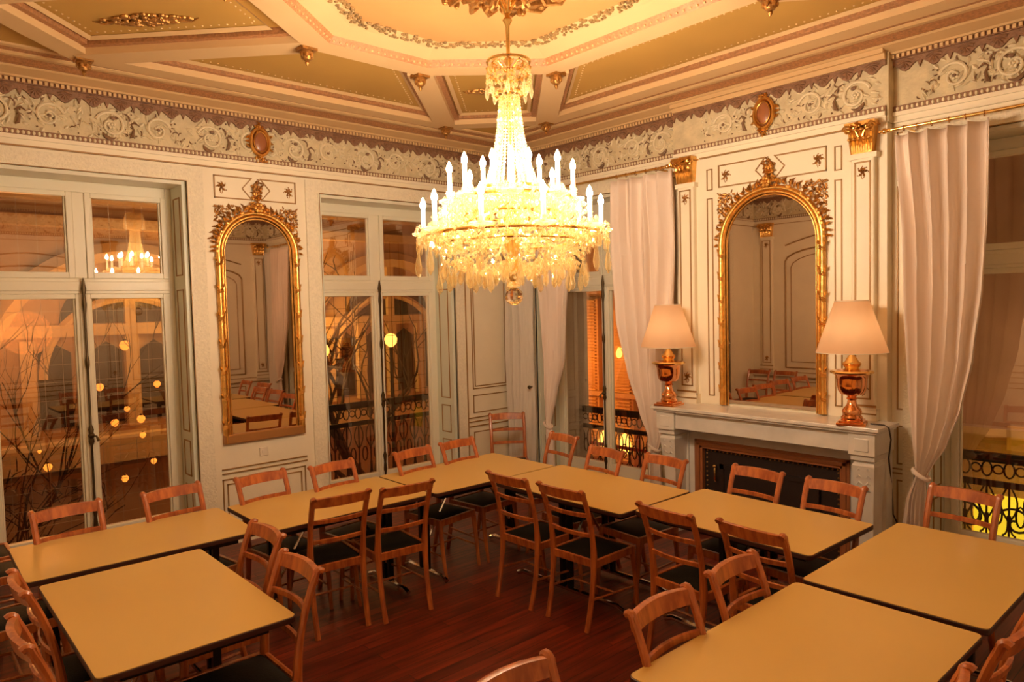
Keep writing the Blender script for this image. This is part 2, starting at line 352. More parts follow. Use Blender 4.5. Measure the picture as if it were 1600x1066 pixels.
# window joinery ----------------------------------------------------
DEP = .30
def window(f, name, u0, u1, cen, outer):
    root = empty(name, kind='structure')
    a, b = u0 + .035, u1 - .035
    # reveals
    for sgn, ua, ub in ((1, u0, a), (-1, u1, b)):
        m1 = MB(f); m1.prism([(min(ua, ub), 0), (max(ua, ub), 0), (max(ua, ub), HOPEN), (min(ua, ub), HOPEN)], -DEP - .02, -.01)
        rv = m1.build('reveal', 'jamb', root); m2 = MB(f); e = ub
        def vline(z0, z1):
            for o0 in (-.24, -.08):
                m2.box(min(e, e + sgn * .006), max(e, e + sgn * .006), o0, o0 + .011, z0, z1)
            for z in (z0, z1 - .011): m2.box(min(e, e + sgn * .006), max(e, e + sgn * .006), -.24, -.069, z, z + .011)
        for z0, z1 in ((.12, .58), (.66, .98), (1.06, 2.32), (2.44, 3.12)): vline(z0, z1)
        m2.build('reveal_panel_line', 'line', rv)
    MB(f).box(a, b, -DEP - .02, -.01, HOPEN - .03, HOPEN).build('reveal_head', 'white', root)
    # fixed frame
    m1 = MB(f); y0, y1 = -DEP - .08, -DEP - .01
    m1.box(a, a + .05, y0, y1, 0, HOPEN - .03); m1.box(b - .05, b, y0, y1, 0, HOPEN - .03)
    m1.box(a + .05, b - .05, y0, y1, 3.13, HOPEN - .03); m1.box(a + .05, b - .05, y0, y1 + .02, 2.29, 2.42); m1.box(a + .05, b - .05, y0, y1 + .03, 2.315, 2.395)
    m1.box(a + .05, b - .05, y0, y1, 0, .06); m1.box(cen - .045, cen + .045, y0, y1 + .005, 2.42, 3.13)
    m1.build('window_frame', 'white', root, bevel=.006)
    # leaves and fanlights
    for s_, (la, lb) in enumerate(((a + .05, cen), (cen, b - .05))):
        m1 = MB(f)
        for z0, z1, zb in ((2.42, 3.13, 0), (.06, 2.29, .20)):
            x0 = la + (0 if not zb else 0); x1 = lb
            if not zb: x0, x1 = (la, lb - .045) if s_ == 0 else (la + .045, lb)
            sl = .055 if zb else .045
            yy0, yy1 = -DEP - .065, -DEP + .008
            m1.box(x0, x0 + sl, yy0, yy1, z0, z1); m1.box(x1 - sl, x1, yy0, yy1, z0, z1)
            m1.box(x0 + sl, x1 - sl, yy0, yy1, z1 - .04, z1); m1.box(x0 + sl, x1 - sl, yy0, yy1, z0, z0 + .05 + zb)
            # glazing bead
            g = .014; m1.box(x0 + sl, x0 + sl + g, yy0 + .02, yy1 - .02, z0 + .05 + zb, z1 - .04); m1.box(x1 - sl - g, x1 - sl, yy0 + .02, yy1 - .02, z0 + .05 + zb, z1 - .04)
        lf = m1.build('casement', 'white', root, bevel=.005)
        for z0, z1, zb in ((2.42, 3.13, 0), (.06, 2.29, .20)):
            x0, x1 = la, lb
            if not zb: x0, x1 = (la, lb - .045) if s_ == 0 else (la + .045, lb)
            MB(f).box(x0 + .04, x1 - .04, -DEP - .034, -DEP - .030, z0 + .04 + zb, z1 - .03).build('glass_pane', 'pane', lf)
    # meeting bead and espagnolette
    MB(f).prism([(cen - .03, .07), (cen + .03, .07), (cen + .03, 2.30), (cen - .03, 2.30)], -DEP, -DEP + .026, .008).build('meeting_stile', 'white', root)
    e = MB(f); c0 = -DEP + .045
    zs = [.10, .30, .34, .42, .5, .54, 1.02, 1.06, 1.10, 1.16, 1.2, 1.66, 1.70, 1.74, 1.78, 2.12, 2.2, 2.28, 2.33, 2.37, 2.42]
    rs = [.009, .009, .02, .012, .02, .009, .009, .022, .013, .022, .009, .009, .017, .017, .009, .010, .018, .012, .02, .013, .006]
    e.tube([(cen, c0, z) for z in zs], rs, 8)
    eb = e.build('espagnolette_bolt', 'bolt', root, smooth=True)
    k = MB(f); k.tube([(cen, c0, 1.11), (cen + .035, c0 + .015, 1.10), (cen + .05, c0 + .03, 1.06)], [.008, .008, .014], 8); k.ball((cen, c0 + .01, 1.11), .026)
    k.build('bolt_handle', 'bolt', eb, smooth=True)
    # architrave on the wall face
    m1 = MB(f)
    aw = .15
    def strip(x0, x1, z0, z1): m1.box(x0, x1, -.004, .018, z0, z1)
    xl, xr = max(u0 - aw, outer[0]), min(u1 + aw, outer[1])
    strip(xl, u0, 0, HOPEN + .12); strip(u1, xr, 0, HOPEN + .12); strip(u0, u1, HOPEN, HOPEN + .12)
    ar = m1.build('architrave', 'architrave', root)
    m1 = MB(f)
    for x in (u0 - .012, u1): m1.box(x, x + .012, .0, .026, 0, HOPEN)
    m1.box(u0, u1, .0, .026, HOPEN, HOPEN + .012)
    m1.build('architrave_bead', 'white', ar)
    m1 = MB(f); m1.box(u1 - .002, u1 + .004, .026, .030, 0, HOPEN); m1.box(u0 - .004, u0 + .002, .026, .030, 0, HOPEN); m1.box(u0, u1, .026, .030, HOPEN - .002, HOPEN + .005)
    m1.build('architrave_gilt_edge', 'line', ar)
    return root
window(fA, 'window_1', *W1, 1.335, (-.3, 2.24))
window(fA, 'window_2', *W2, 4.160, (3.20, 5.12))
window(fB, 'window_3', *W3, 5.200, (4.25, 6.15))
window(fB, 'window_4', *W4, 1.070, (.12, 2.02))

# wall panel lines ---------------------------------------------------
def lines(f, rects, parent, name='panel_moulding', w_=.011, extra=None):
    m1 = MB(f)
    for r in rects: m1.rect(*r, o=-.001, w_=w_, d=.009)
    if extra: extra(m1)
    return m1.build(name, 'line', parent)
def head_panel(f, u0, u1, z0, z1, c, parent):
    # rectangle with a diamond in the middle
    m1 = MB(f); dz = (z1 - z0) / 2 + .02; du = .13; zc = (z0 + z1) / 2; t = .011
    m1.box(u0, u0 + t, 0, .009, z0, z1); m1.box(u1 - t, u1, 0, .009, z0, z1)
    for a, b in ((u0, c - du * .35), (c + du * .35, u1)):
        m1.box(a, b, 0, .009, z0, z0 + t); m1.box(a, b, 0, .009, z1 - t, z1)
    for su in (-1, 1):
        for sz in (-1, 1): m1.tube([(c + su * du * .3, .004, zc + sz * (z1 - z0) / 2), (c + su * du, .004, zc)], .006, 4)
    m1.build('panel_moulding', 'line', parent)
    m2 = MB(f); sprig(m2, u0 + .07, zc, .05); sprig(m2, u1 - .07, zc, .05)
    m2.build('painted_sprig', 'oldgold', parent)
    m3 = MB(f); cluster(m3, c, zc, .05, .085, 34, random.Random(3)); flower(m3, c, zc, .045, .02); m3.build('gilt_bouquet', 'oldgold', parent, smooth=True)
def spandrel(f, cu, zs, r, u0, u1, z1, parent):
    m1 = MB(f); rr = random.Random(5)
    for s_ in (-1, 1):
        cu0 = u0 if s_ < 0 else u1
        for _ in range(230):
            x = rr.uniform(0, .17); z = rr.uniform(0, .26)
            X = cu0 - s_ * x; Z = z1 - z
            if math.hypot(X - cu, Z - zs) < r + .085 or x / .17 + z / .26 > 1.02: continue
            if rr.random() < .7: m1.ball((X, .006, Z), (rr.uniform(.006, .012),) * 3, 5, 4)
            else: leaf(m1, (X, Z), rr.uniform(0, 6.28), .035, .018)
        for k in range(9):
            a = PI / 2 - s_ * (.25 + k * .13); flower(m1, cu + (r + .055) * math.cos(a), zs + (r + .055) * math.sin(a), .018 + .008 * (k % 2))
            leaf(m1, (cu + (r + .06) * math.cos(a), zs + (r + .06) * math.sin(a)), a + .6, .045, .02)
    m1.build('gilt_spandrel_garland', 'oldgold', parent, smooth=True)

# wall left panels
head_panel(fA, 2.335, 3.105, 3.13, 3.335, 2.72, wall_left)
spandrel(fA, 2.705, 2.66, .36, 2.335, 3.105, 3.07, wall_left)
m1 = MB(fA)
for z in (.685, .645): m1.box(2.30, 3.12, 0, .012, z, z + .010)
m1.build('dado_moulding', 'line', wall_left)
lines(fA, [(2.30, 3.10, .10, .60), (2.34, 3.06, .14, .555)], wall_left)
lines(fA, [(5.22, 5.77, 1.14, 3.30), (5.25, 5.74, 1.17, 3.27)], wall_left)
lines(fA, [(5.22, 5.77, .86, 1.07)], wall_left)
m1 = MB(fA)
for z in (.80, .755, .70): m1.box(5.15, 5.80, 0, .014, z, z + .012)
m1.box(5.12, 5.13, 0, .03, 0, 3.37)
m1.build('dado_moulding', 'line', wall_left)
lines(fA, [(5.22, 5.77, .10, .64)], wall_left)
m1 = MB(fA); m1.box(XC, 5.8, 0, .028, 3.40, 3.47); m1.box(XC, 5.8, 0, .045, 3.445, 3.475); m1.build('picture_rail', 'wall', wall_left)
m1 = MB(fA); m1.box(XC, 5.8, .0, .030, 3.392, 3.402); m1.build('gilt_rail_line', 'line', wall_left)
# right wall: breast and sides
head_panel(fBr, 2.55, 3.52, 3.11, 3.31, 3.03, wall_right)
spandrel(fBr, 3.03, 2.60, .45, 2.55, 3.52, 3.05, wall_right)
lines(fBr, [(2.43, 2.49, 3.10, 3.29), (3.58, 3.64, 3.10, 3.29), (2.43, 2.49, 1.24, 3.03), (3.58, 3.64, 1.24, 3.03)], wall_right, w_=.009)
m1 = MB(fBr); m1.box(2.10, 3.97, 0, .028, 3.40, 3.47); m1.box(2.10, 3.97, 0, .045, 3.445, 3.475); m1.build('picture_rail', 'wall', wall_right)
m1 = MB(fBr); m1.box(2.40, 3.70, 0, .030, 3.392, 3.402); m1.build('gilt_rail_line', 'line', wall_right)
for a, b in ((YD, 2.10), (3.97, YA)):
    m1 = MB(fB); m1.box(a, b, 0, .028, 3.40, 3.47); m1.box(a, b, 0, .045, 3.445, 3.475); m1.build('picture_rail', 'wall', wall_right)
lines(fB, [(1.94, 2.065, 2.97, 3.33), (1.94, 2.065, 1.24, 2.93)], wall_right)
lines(fB, [(1.94, 2.065, .82, 1.12), (1.94, 2.065, .10, .70)], wall_right)
m1 = MB(fB)
for z in (.78, .745): m1.box(1.90, 2.10, 0, .013, z, z + .010)
m1.build('dado_moulding', 'line', wall_right)
lines(fB, [(4.0, 4.20, 1.2, 3.3)], wall_right)

# pilasters with gilded capitals
def pilaster(f, c, w_, parent, ztop=3.42, zb=1.15, zp=3.18):
    h = w_ / 2
    m1 = MB(f); m1.chbox(c - h, c + h, 0, .055, zb + .10, zp, .008); m1.box(c - h - .02, c + h + .02, 0, .065, zp - .03, zp + .01)
    m1.box(c - h - .02, c + h + .02, 0, .07, zb, zb + .10); m1.tube([(c - h - .02, .06, zb + .10), (c + h + .02, .06, zb + .10)], .014, 8)
    p = m1.build('pilaster', 'wall', parent)
    m2 = MB(f); m2.rect(c - h + .025, c + h - .025, zb + .17, zp - .05, o=.054, w_=.011, d=.008)
    m2.box(c - h - .02, c + h + .02, .066, .075, zb + .055, zb + .066); m2.box(c - h - .02, c + h + .02, .066, .075, zb + .115, zb + .13)
    m2.build('pilaster_gilt_line', 'line', p)
    m3 = MB(f); sprig(m3, c, zp - .13, .045, .055); sprig(m3, c, zb + .25, .045, .055); m3.build('painted_sprig', 'oldgold', p)
    # capital: bell, two tiers of acanthus, corner volutes, abacus
    m4 = MB(f); z0 = zp + .01; H = ztop - z0
    m4.prism([(c - h * .85, z0), (c + h * .85, z0), (c + h * 1.1, z0 + H * .86), (c - h * 1.1, z0 + H * .86)], 0, .075)
    for tier, (zz, hh, n) in enumerate(((0, .5, 5), (.28, .5, 4))):
        for i in range(n):
            x = c + (i - (n - 1) / 2) * w_ / n * 1.05; W = w_ / n * .62; rows = []
            for k in range(7):
                t = k / 6; z = z0 + H * (zz + hh * math.sin(t * 1.9) / math.sin(1.57) * .95); o = .07 + .012 * tier + .055 * t ** 2.2
                ww = W * (.7 + .45 * math.sin(PI * t)) * (1 - .5 * t ** 3)
                rows.append([(x - ww, o - .008, z), (x - ww * .5, o + .006, z), (x, o - .003, z), (x + ww * .5, o + .006, z), (x + ww, o - .008, z)])
            m4.sheet(rows); m4.ball((x, .125 + .012 * tier, rows[-1][0][2]), (W * .7, .014, .012), 6, 4)
    for s_ in (-1, 1):
        x = c + s_ * h * 1.02; z = z0 + H * .76
        m4.tube([(x + s_ * .035 * (1 - k / 16) * math.cos(k * .62), .12, z + .04 * (1 - k / 16) * math.sin(k * .62)) for k in range(15)], .010, 6)
        m4.tube([(c + s_ * .01, .09, z - .06), (c + s_ * h * .6, .11, z + .03), (x, .12, z + .04)], .009, 6)
    m4.box(c - h * 1.3, c + h * 1.3, 0, .12, z0 + H * .87, ztop)
    cluster(m4, c, z0 + H * .82, .04, .03, 16, rnd, .11, .03)
    m4.build('gilded_capital', 'gold', p, smooth=True)
    return p
pilaster(fBr, 2.255, .17, wall_right); pilaster(fBr, 3.835, .17, wall_right)

# walls behind the camera (seen in the mirrors)
def plain_wall(f, u0, u1, wl, pil, doors):
    for c in pil: pilaster(f, c, .20, wl, zb=.85)
    for a, b, arch in doors:
        m1 = MB(f)
        for g, w_ in ((0, .03), (.10, .016)):
            A, B = a + g, b - g; z0, z1 = .95 + g, 2.75 - g
            c = (A + B) / 2; r = (B - A) / 2
            pts = [(A, .006, z0), (A, .006, z1)] + ([(c - r * math.cos(t * PI / 10), .006, z1 + .22 * math.sin(t * PI / 10)) for t in range(1, 10)] if arch else []) + [(B, .006, z1), (B, .006, z0)]
            m1.tube(pts, w_ * .5, 6, closed=True)
        m1.build('arched_panel_moulding', 'line', wl)
        m1 = MB(f)
        m1.rect(a, b, .12, .72, w_=.014)
        c = (a + b) / 2; m1.tube([(a, .006, 3.02)] + [(a + (b - a) * t / 10, .006, 3.02 + .16 * math.sin(PI * t / 10)) for t in range(1, 10)] + [(b, .006, 3.02)], .012, 6)
        m1.build('panel_moulding', 'line', wl)
    m1 = MB(f); m1.box(u0, u1, 0, .03, .80, .86); m1.box(u0, u1, 0, .028, 3.40, 3.47); m1.build('dado_rail', 'wall', wl)
    m1 = MB(f); m1.box(u0, u1, .03, .036, .785, .797); m1.box(u0, u1, .03, .036, .865, .877); m1.box(u0, u1, .028, .034, 3.39, 3.40); m1.build('gilt_rail_line', 'line', wl)
plain_wall(fC, YD, YA, wall_back, [6.22, 3.9, 1.7], [(4.25, 5.90, True), (1.95, 3.65, True), (-.1, 1.4, True)])
plain_wall(fD, XC, XB, wall_front, [5.58, 3.2, .8], [(3.5, 5.26, True), (1.1, 2.9, True)])

# baseboards
for nm, f, spans in (('baseboard_left', fA, [(XC, W1[0] - .15), (W1[1] + .14, W2[0] - .14), (W2[1] + .14, XB)]), ('baseboard_right', fB, [(YD, W4[0] - .15), (W4[1] + .15, 2.10), (3.97, W3[0] - .15), (W3[1] + .15, YA)]),
                     ('baseboard_back', fC, [(YD, YA)]), ('baseboard_front', fD, [(XC, XB)])):
    m1 = MB(f)
    for a, b in spans: m1.box(a, b, 0, .02, 0, .10); m1.box(a, b, 0, .012, .10, .12)
    tag(m1.build(nm, 'wall'), kind='structure')

# ------------------------------------------------------------------ frieze (relief) and cornice
ZF0, ZF1 = 3.475, 3.86
def frieze(f, u0, u1, nm, flip=False, cap0=0, cap1=0):
    root = MB(f).box(u0, u1, -.002, .012, ZF0, ZF1 + .005).build(nm, 'fr_ground'); tag(root, kind='structure')
    # egg and dart bottom band
    b1 = MB(f); b1.box(u0, u1, .0, .030, ZF0, ZF0 + .045); b1.build('frieze_bottom_band', 'fr_lamb', root)
    m1 = MB(f); x = u0 + .02
    while x < u1 - .015:
        m1.ball((x, .032, ZF0 + .022), (.012, .012, .017), 6, 4); x += .034
    m1.build('egg_moulding', 'fr_relief', root, smooth=True)
    # lambrequin scallops at the top
    m2 = MB(f); m3 = MB(f); n = max(1, round((u1 - u0) / .196)); P = (u1 - u0) / n
    for i in range(n):
        c = u0 + (i + .5) * P
        pts = [(c - P / 2, ZF1), (c - P / 2, ZF1 - .045)]
        for k in range(1, 8): 
            t = k / 8; pts.append((c - P / 2 + P * t, ZF1 - .045 - (.052 * max(0, math.sin(PI * (t - .18) / .64)) if .18 < t < .82 else 0) ))
        pts += [(c + P / 2, ZF1 - .045), (c + P / 2, ZF1)]
        m2.prism(pts, .010, .034)
        m2.prism([(c + P / 2 - .022, ZF1 - .03), (c + P / 2 + .022, ZF1 - .03), (c + P / 2, ZF1 - .088)], .010, .030)
        for k in range(5): a = PI + PI * (k + .5) / 5; leaf(m3, (c, ZF1 - .035), a, .052, .022, .034, .012)
        m3.tube([(c - .05, .036, ZF1 - .028), (c, .044, ZF1 - .016), (c + .05, .036, ZF1 - .028)], .007, 5)
    m2.build('lambrequin_scallops', 'fr_lamb', root); m3.build('lambrequin_shells', 'fr_lamb', root)
    # rinceau scrolls
    m4 = MB(f); m5 = MB(f); P4 = .78; x = u0 + .05; rr = random.Random(11); i = 0
    while x < u1 - .30:
        c1, zc = x + .17, 3.64
        def spiral(cx, cz, R0, turns, s_, dirn):
            pts = []
            for k in range(23):
                t = k / 22; a = dirn * turns * 2 * PI * t + s_; r = R0 * (1 - .80 * t); pts.append((cx + r * math.cos(a), .020 + .010 * t, cz + r * math.sin(a)))
            return pts
        m4.tube(spiral(c1, zc, .115, 1.35, PI * .9, -1), [.013 - .006 * k / 22 for k in range(23)], 6)
        flower(m4, c1, zc + .005, .036, .016, 6)
        if x + .57 < u1 - .12:
            m4.tube(spiral(x + .52, zc + .01, .105, 1.3, PI * .1, 1), [.012 - .005 * k / 22 for k in range(23)], 6)
            flower(m4, x + .52, zc + .01, .032, .016, 5); m5.ball((x + .52, .034, zc + .01), (.016, .01, .012), 6, 4)
        m5.ball((c1 + .01, .036, zc + .055), (.022, .014, .016), 7, 4)
        m5.tube(arc(c1 - .01, 3.585, .055, PI * 1.05, PI * 1.75, 8, .03), [.003, .010, .014, .016, .015, .012, .009, .006, .002], 6)
        m5.tube([(x + .315, .03, 3.665), (x + .33, .034, 3.62), (x + .318, .03, 3.57), (x + .30, .02, 3.555)], [.004, .010, .014, .004], 6)
        m5.tube(arc(x + .26, 3.70, .045, -.4, 1.9, 8, .024), [.002, .005, .007, .008, .008, .007, .005, .004, .002], 5)
        m5.tube([(x + .30, .024, 3.66), (x + .34, .028, 3.685), (x + .38, .02, 3.66)], [.003, .010, .003], 5)
        for _ in range(84):
            X = x + rr.uniform(0, .75); Z = rr.uniform(3.545, 3.775)
            if X > u1 - .06: continue
            leaf(m4, (X, Z), rr.uniform(0, 6.28), rr.uniform(.04, .08), rr.uniform(.018, .034), .012, .018)
        for _ in range(34):
            X = x + rr.uniform(0, .75); Z = rr.uniform(3.545, 3.79)
            if X > u1 - .06: continue
            if rr.random() < .5: m5.ball((X, .022, Z), (rr.uniform(.004, .009), .01, rr.uniform(.004, .010)), 5, 4)
            else: a = rr.uniform(0, 6.28); m5.tube(arc(X, Z, rr.uniform(.015, .03), a, a + 2, 5, .02), [.001, .004, .005, .005, .004, .001], 5)
        x += P4
    m4.build('scroll_relief', 'fr_relief', root, smooth=True); m5.build('scroll_leaf_accents', 'fr_dark', root, smooth=True)
frieze(fA, XC, XB, 'trim_1'); frieze(fBr, 2.10, 3.97, 'trim_2'); frieze(fB, YD, 2.10, 'trim_3'); frieze(fB, 3.97, YA, 'trim_4')
frieze(fC, YD, YA, 'trim_5'); frieze(fD, XC, XB, 'trim_6')
for y0, y1 in ((2.085, 2.10), (3.97, 3.985)): MB().box(XBR - .012, XB, y0, y1, 3.40, 4.0).build('breast_return', 'fr_ground', wall_right)

def cornice(f, u0, u1, nm, m0=True, m1_=True, off=0, e0=None, e1=None):
    """stepped cornice; mitred ends where two walls meet"""
    prof = [('fr_lamb', [(0, 3.855), (.052, 3.857), (.052, 3.893), (0, 3.90)]),
            ('beam', [(0, 3.893), (.075, 3.893), (.085, 3.905), (.20, 3.928), (.215, 3.94), (0, 3.97)]),
            ('ceil_brown', [(.205, 3.94), (.235, 3.938), (.30, 3.962), (.33, 3.966), (.33, 4.0), (.19, 4.0)]),
            ('beam', [(.32, 3.962), (.38, 3.958), (.40, 3.968), (.40, 4.0), (.32, 4.0)]),
            ('ceil_brown', [(.40, 3.975), (.46, 3.985), (.46, 4.0), (.40, 4.0)]),
            ('beam', [(.46, 3.982), (.50, 3.985), (.50, 4.0), (.46, 4.0)])]
    root = empty(nm, kind='structure')
    for mt, pr in prof:
        mb = MB(f); n = len(pr); vs = []
        for u, mi, e in ((u0, m0, 1), (u1, m1_, -1)):
            for o, z in pr: vs.append((u + (e * o if mi else 0), o, z))
        fs = [tuple(range(n)), tuple(range(n, 2 * n))] + [(i, (i + 1) % n, n + (i + 1) % n, n + i) for i in range(n)]
        mb.add(vs, fs); mb.build('cornice_moulding', mt, root)
    mb = MB(f); x = u0 + .03
    while x < u1 - .03:
        mb.box(x, x + .020, .05, .068, 3.862, 3.889); x += .036
    mb.build('dentil_band', 'beam', root)
    return root
cornice(fA, XC, XB, 'trim_7'); cornice(fB, YD, YA, 'trim_8'); cornice(fC, YD, YA, 'trim_9'); cornice(fD, XC, XB, 'trim_10')
mb = MB(); mb.box(XBR - .085, XB, 2.10, 3.97, 3.893, 3.93); mb.box(XBR - .052, XB, 2.10, 3.97, 3.855, 3.895); mb.build('breast_cornice_break', 'beam', wall_right)

# ------------------------------------------------------------------ coffered ceiling
CX, CY = 2.80, 3.05
ring_o = [(-.47, 1.57), (.47, 1.57), (1.28, .89), (1.28, -.89), (.47, -1.57), (-.47, -1.57), (-1.28, -.89), (-1.28, .89)]
ring_o = [(CX + a, CY + b) for a, b in ring_o]
outer = [(1.22, 5.80), (4.40, 5.80), (5.10, 5.08), (5.10, 1.02), (4.40, .30), (1.22, .30), (.50, 1.02), (.50, 5.08)]
def inset(poly, d):
    n = len(poly); out = []
    cx = sum(p[0] for p in poly) / n; cy = sum(p[1] for p in poly) / n
    def edge(i):
        a, b = Vector(poly[i]), Vector(poly[(i + 1) % n]); t = (b - a).normalized(); nr = Vector((-t.y, t.x))
        if nr.dot(Vector((cx, cy)) - a) < 0: nr = -nr
        return a + nr * d, t
    for i in range(n):
        p, t = edge(i - 1); q, s_ = edge(i)
        den = t.x * s_.y - t.y * s_.x; k = ((q.x - p.x) * s_.y - (q.y - p.y) * s_.x) / den
        out.append((p.x + t.x * k, p.y + t.y * k))
    return out
def ring_strip(mb, pa, za, pb, zb):
    n = len(pa); vs = [(x, y, za) for x, y in pa] + [(x, y, zb) for x, y in pb]
    mb.add(vs, [(i, (i + 1) % n, n + (i + 1) % n, n + i) for i in range(n)])
BZ = 3.90
tr = empty('trim_11', kind='structure')
r1 = inset(ring_o, .19); r2 = inset(ring_o, .225); r3 = inset(ring_o, .36); r4 = inset(ring_o, .47)
m1 = MB(); ring_strip(m1, inset(ring_o, -.012), CEIL, inset(ring_o, -.006), BZ + .004); ring_strip(m1, ring_o, BZ, r1, BZ); ring_strip(m1, inset(ring_o, -.006), BZ + .004, ring_o, BZ)
m1.build('ring_beam', 'beam', tr)
m1 = MB(); ring_strip(m1, r1, BZ, r2, BZ + .045); m1.build('egg_and_dart_band', 'ceil_brown', tr)
m1 = MB(); ring_strip(m1, r2, BZ + .045, r3, BZ + .075); ring_strip(m1, r3, BZ + .075, r4, BZ + .085); m1.build('ring_cove', 'beam', tr)
m1 = MB()
for i in range(8):
    a, b = Vector(r1[i]), Vector(r1[(i + 1) % 8]); L = (b - a).length; k = int(L / .05)
    nrm = (Vector((CX, CY)) - (a + b) / 2).normalized()
    for j in range(k):
        p = a.lerp(b, (j + .5) / k) + nrm * .016; m1.ball((p.x, p.y, BZ + .016), .0085, 5, 4)
m1.build('ring_beads', 'beam', tr)
# central raised panel
m1 = MB(); n = 8; m1.add([(x, y, BZ + .085) for x, y in r4], [tuple(range(8))]); m1.add([(x, y, BZ + .10) for x, y in r4], [tuple(range(8))])
m1.build('centre_panel', 'ceil_mid', tr)
m1 = MB(); g1 = inset(ring_o, .43); rr = random.Random(2)
for i in range(8):
    a, b = Vector(g1[i]), Vector(g1[(i + 1) % 8]); L = (b - a).length; k = int(L / .008)
    for j in range(k):
        p = a.lerp(b, (j + rr.random()) / k); nrm = (Vector((CX, CY)) - (a + b) / 2).normalized()
        p += nrm * rr.uniform(-.05, .05); s_ = rr.uniform(.008, .020)
        m1.ball((p.x, p.y, BZ + .080), (s_, s_, .012), 5, 4)
m1.build('flower_garland', mat('garland_olive_brown', (.27, .16, .055), .6, var=.4, vscale=25), tr, smooth=True)
# radial and outer beams
def beam(mb, a, b, w_, z0=BZ, z1=CEIL):
    a, b = Vector(a), Vector(b); t = (b - a).normalized(); nr = Vector((-t.y, t.x)) * w_ / 2
    P = [a + nr, a - nr, b - nr, b + nr]
    mb.add([(p.x, p.y, z0) for p in P] + [(p.x, p.y, z1) for p in P], [(0, 1, 2, 3), (0, 1, 5, 4), (1, 2, 6, 5), (2, 3, 7, 6), (3, 0, 4, 7)])
bm1 = MB(); bm2 = MB()
for i in range(8):
    beam(bm1, ring_o[i], outer[i], .20, BZ + .006); beam(bm2, ring_o[i], outer[i], .29, BZ + .055)
bm1.build('radial_beams', 'beam', tr)
for i in range(8): beam(bm2, outer[i], outer[(i + 1) % 8], .26, BZ + .06)
bm2.build('beam_edge_moulding', 'ceil_brown', tr)
bm3 = MB()
for i in range(8): beam(bm3, outer[i], outer[(i + 1) % 8], .17, BZ + .012)
bm3.build('outer_beams', 'beam', tr)
# panel inner dotted border and pale fillet
m1 = MB(); m2 = MB()
for i in range(8):
    quad = [ring_o[i], ring_o[(i + 1) % 8], outer[(i + 1) % 8], outer[i]]
    q1 = inset(quad, .16); q2 = inset(quad, .19); q3 = inset(quad, .235)
    ring_strip(m1, q1, CEIL - .022, q2, CEIL - .004)
    for k in range(4):
        a, b = Vector(q3[k]), Vector(q3[(k + 1) % 4]); L = (b - a).length; nn = int(L / .055)
        for j in range(nn): p = a.lerp(b, (j + .5) / nn); m2.ball((p.x, p.y, CEIL), (.008, .008, .006), 5, 4)
m1.build('panel_fillet', 'beam', tr); m2.build('panel_beading', 'beam', tr)
for sx in (0, 1):
    for sy in (0, 1):
        tri = [outer[1 if sx else 0], outer[2 if sx else 7], (XB - .5 if sx else XC + .5, YA - .5)] if sy else [outer[4 if sx else 5], outer[3 if sx else 6], (XB - .5 if sx else XC + .5, YD + .5)]
# gilded panel ornaments on the diagonal panels
def panel_orn(cx, cy, ang, lab, nm='ceiling_rosette', ru=.30, rv=.085, n=150):
    mb = MB(); rr = random.Random(4)
    for _ in range(n):
        a = rr.uniform(0, 6.28); q = math.sqrt(rr.random()); x = ru * q * math.cos(a); y = rv * q * math.sin(a) * (1.1 - .5 * abs(x / ru)); s_ = rr.uniform(.008, .02)
        mb.ball((x, y, -.004 - .02 * (1 - q)), (s_ * 1.3, s_, .014), 6, 4)
    for s_ in (-1, 1): mb.tube([(s_ * ru * .7, 0, -.01), (s_ * ru * .95, .03, -.012), (s_ * ru * 1.15, 0, -.004)], [.012, .008, .003], 6)
    o = mb.build(nm, 'oldgold', None, smooth=True, loc=(cx, cy, CEIL), rot=(0, 0, ang)); return tag(o, lab, 'ceiling ornament')
panel_orn(1.42, 5.02, -math.atan2(.7, .75), 'gilded leaf ornament on the left diagonal ceiling panel')
panel_orn(4.15, 4.83, -math.atan2(.7, .75), 'gilded leaf ornament on the ceiling panel behind the chandelier', ru=.2, rv=.06)
# pendants at beam joints
def boss(x, y, lab, z=BZ):
    mb = MB(); mb.box(-.055, .055, -.055, .055, -.018, .01); mb.lathe([(.048, -.018), (.05, -.03), (.03, -.045), (.038, -.055), (.03, -.075), (.012, -.085), (.016, -.095), (.008, -.11), (.001, -.118)], seg=10)
    for k in range(6): a = k * PI / 3; mb.ball((.036 * math.cos(a), .036 * math.sin(a), -.045), (.014, .014, .022), 6, 4)
    tag(mb.build('ceiling_pendant', 'oldgold', None, smooth=True, loc=(x, y, z)), lab, 'ceiling boss', 'gilded drop bosses at the ceiling beam joints')
for (x, y), lab in zip(ring_o[:4] + ring_o[7:], ['gilded drop boss at the ring beam joint left of the chandelier crown', 'gilded drop boss just left of the chandelier crown under the ring beam', 'gilded drop boss just right of the chandelier crown under the ring beam', 'gilded drop boss on the ring beam at top right near the picture edge', 'gilded drop boss on the ring beam at the top left picture edge']):
    boss(x, y, lab)
for i, lab in ((0, 'small gilded boss on the outer beam corner above the left window'), (1, 'small gilded boss on the outer beam corner left of the room corner'), (2, 'small gilded boss on the outer beam corner right of the room corner')):
    boss(*outer[i], lab, BZ + .012)

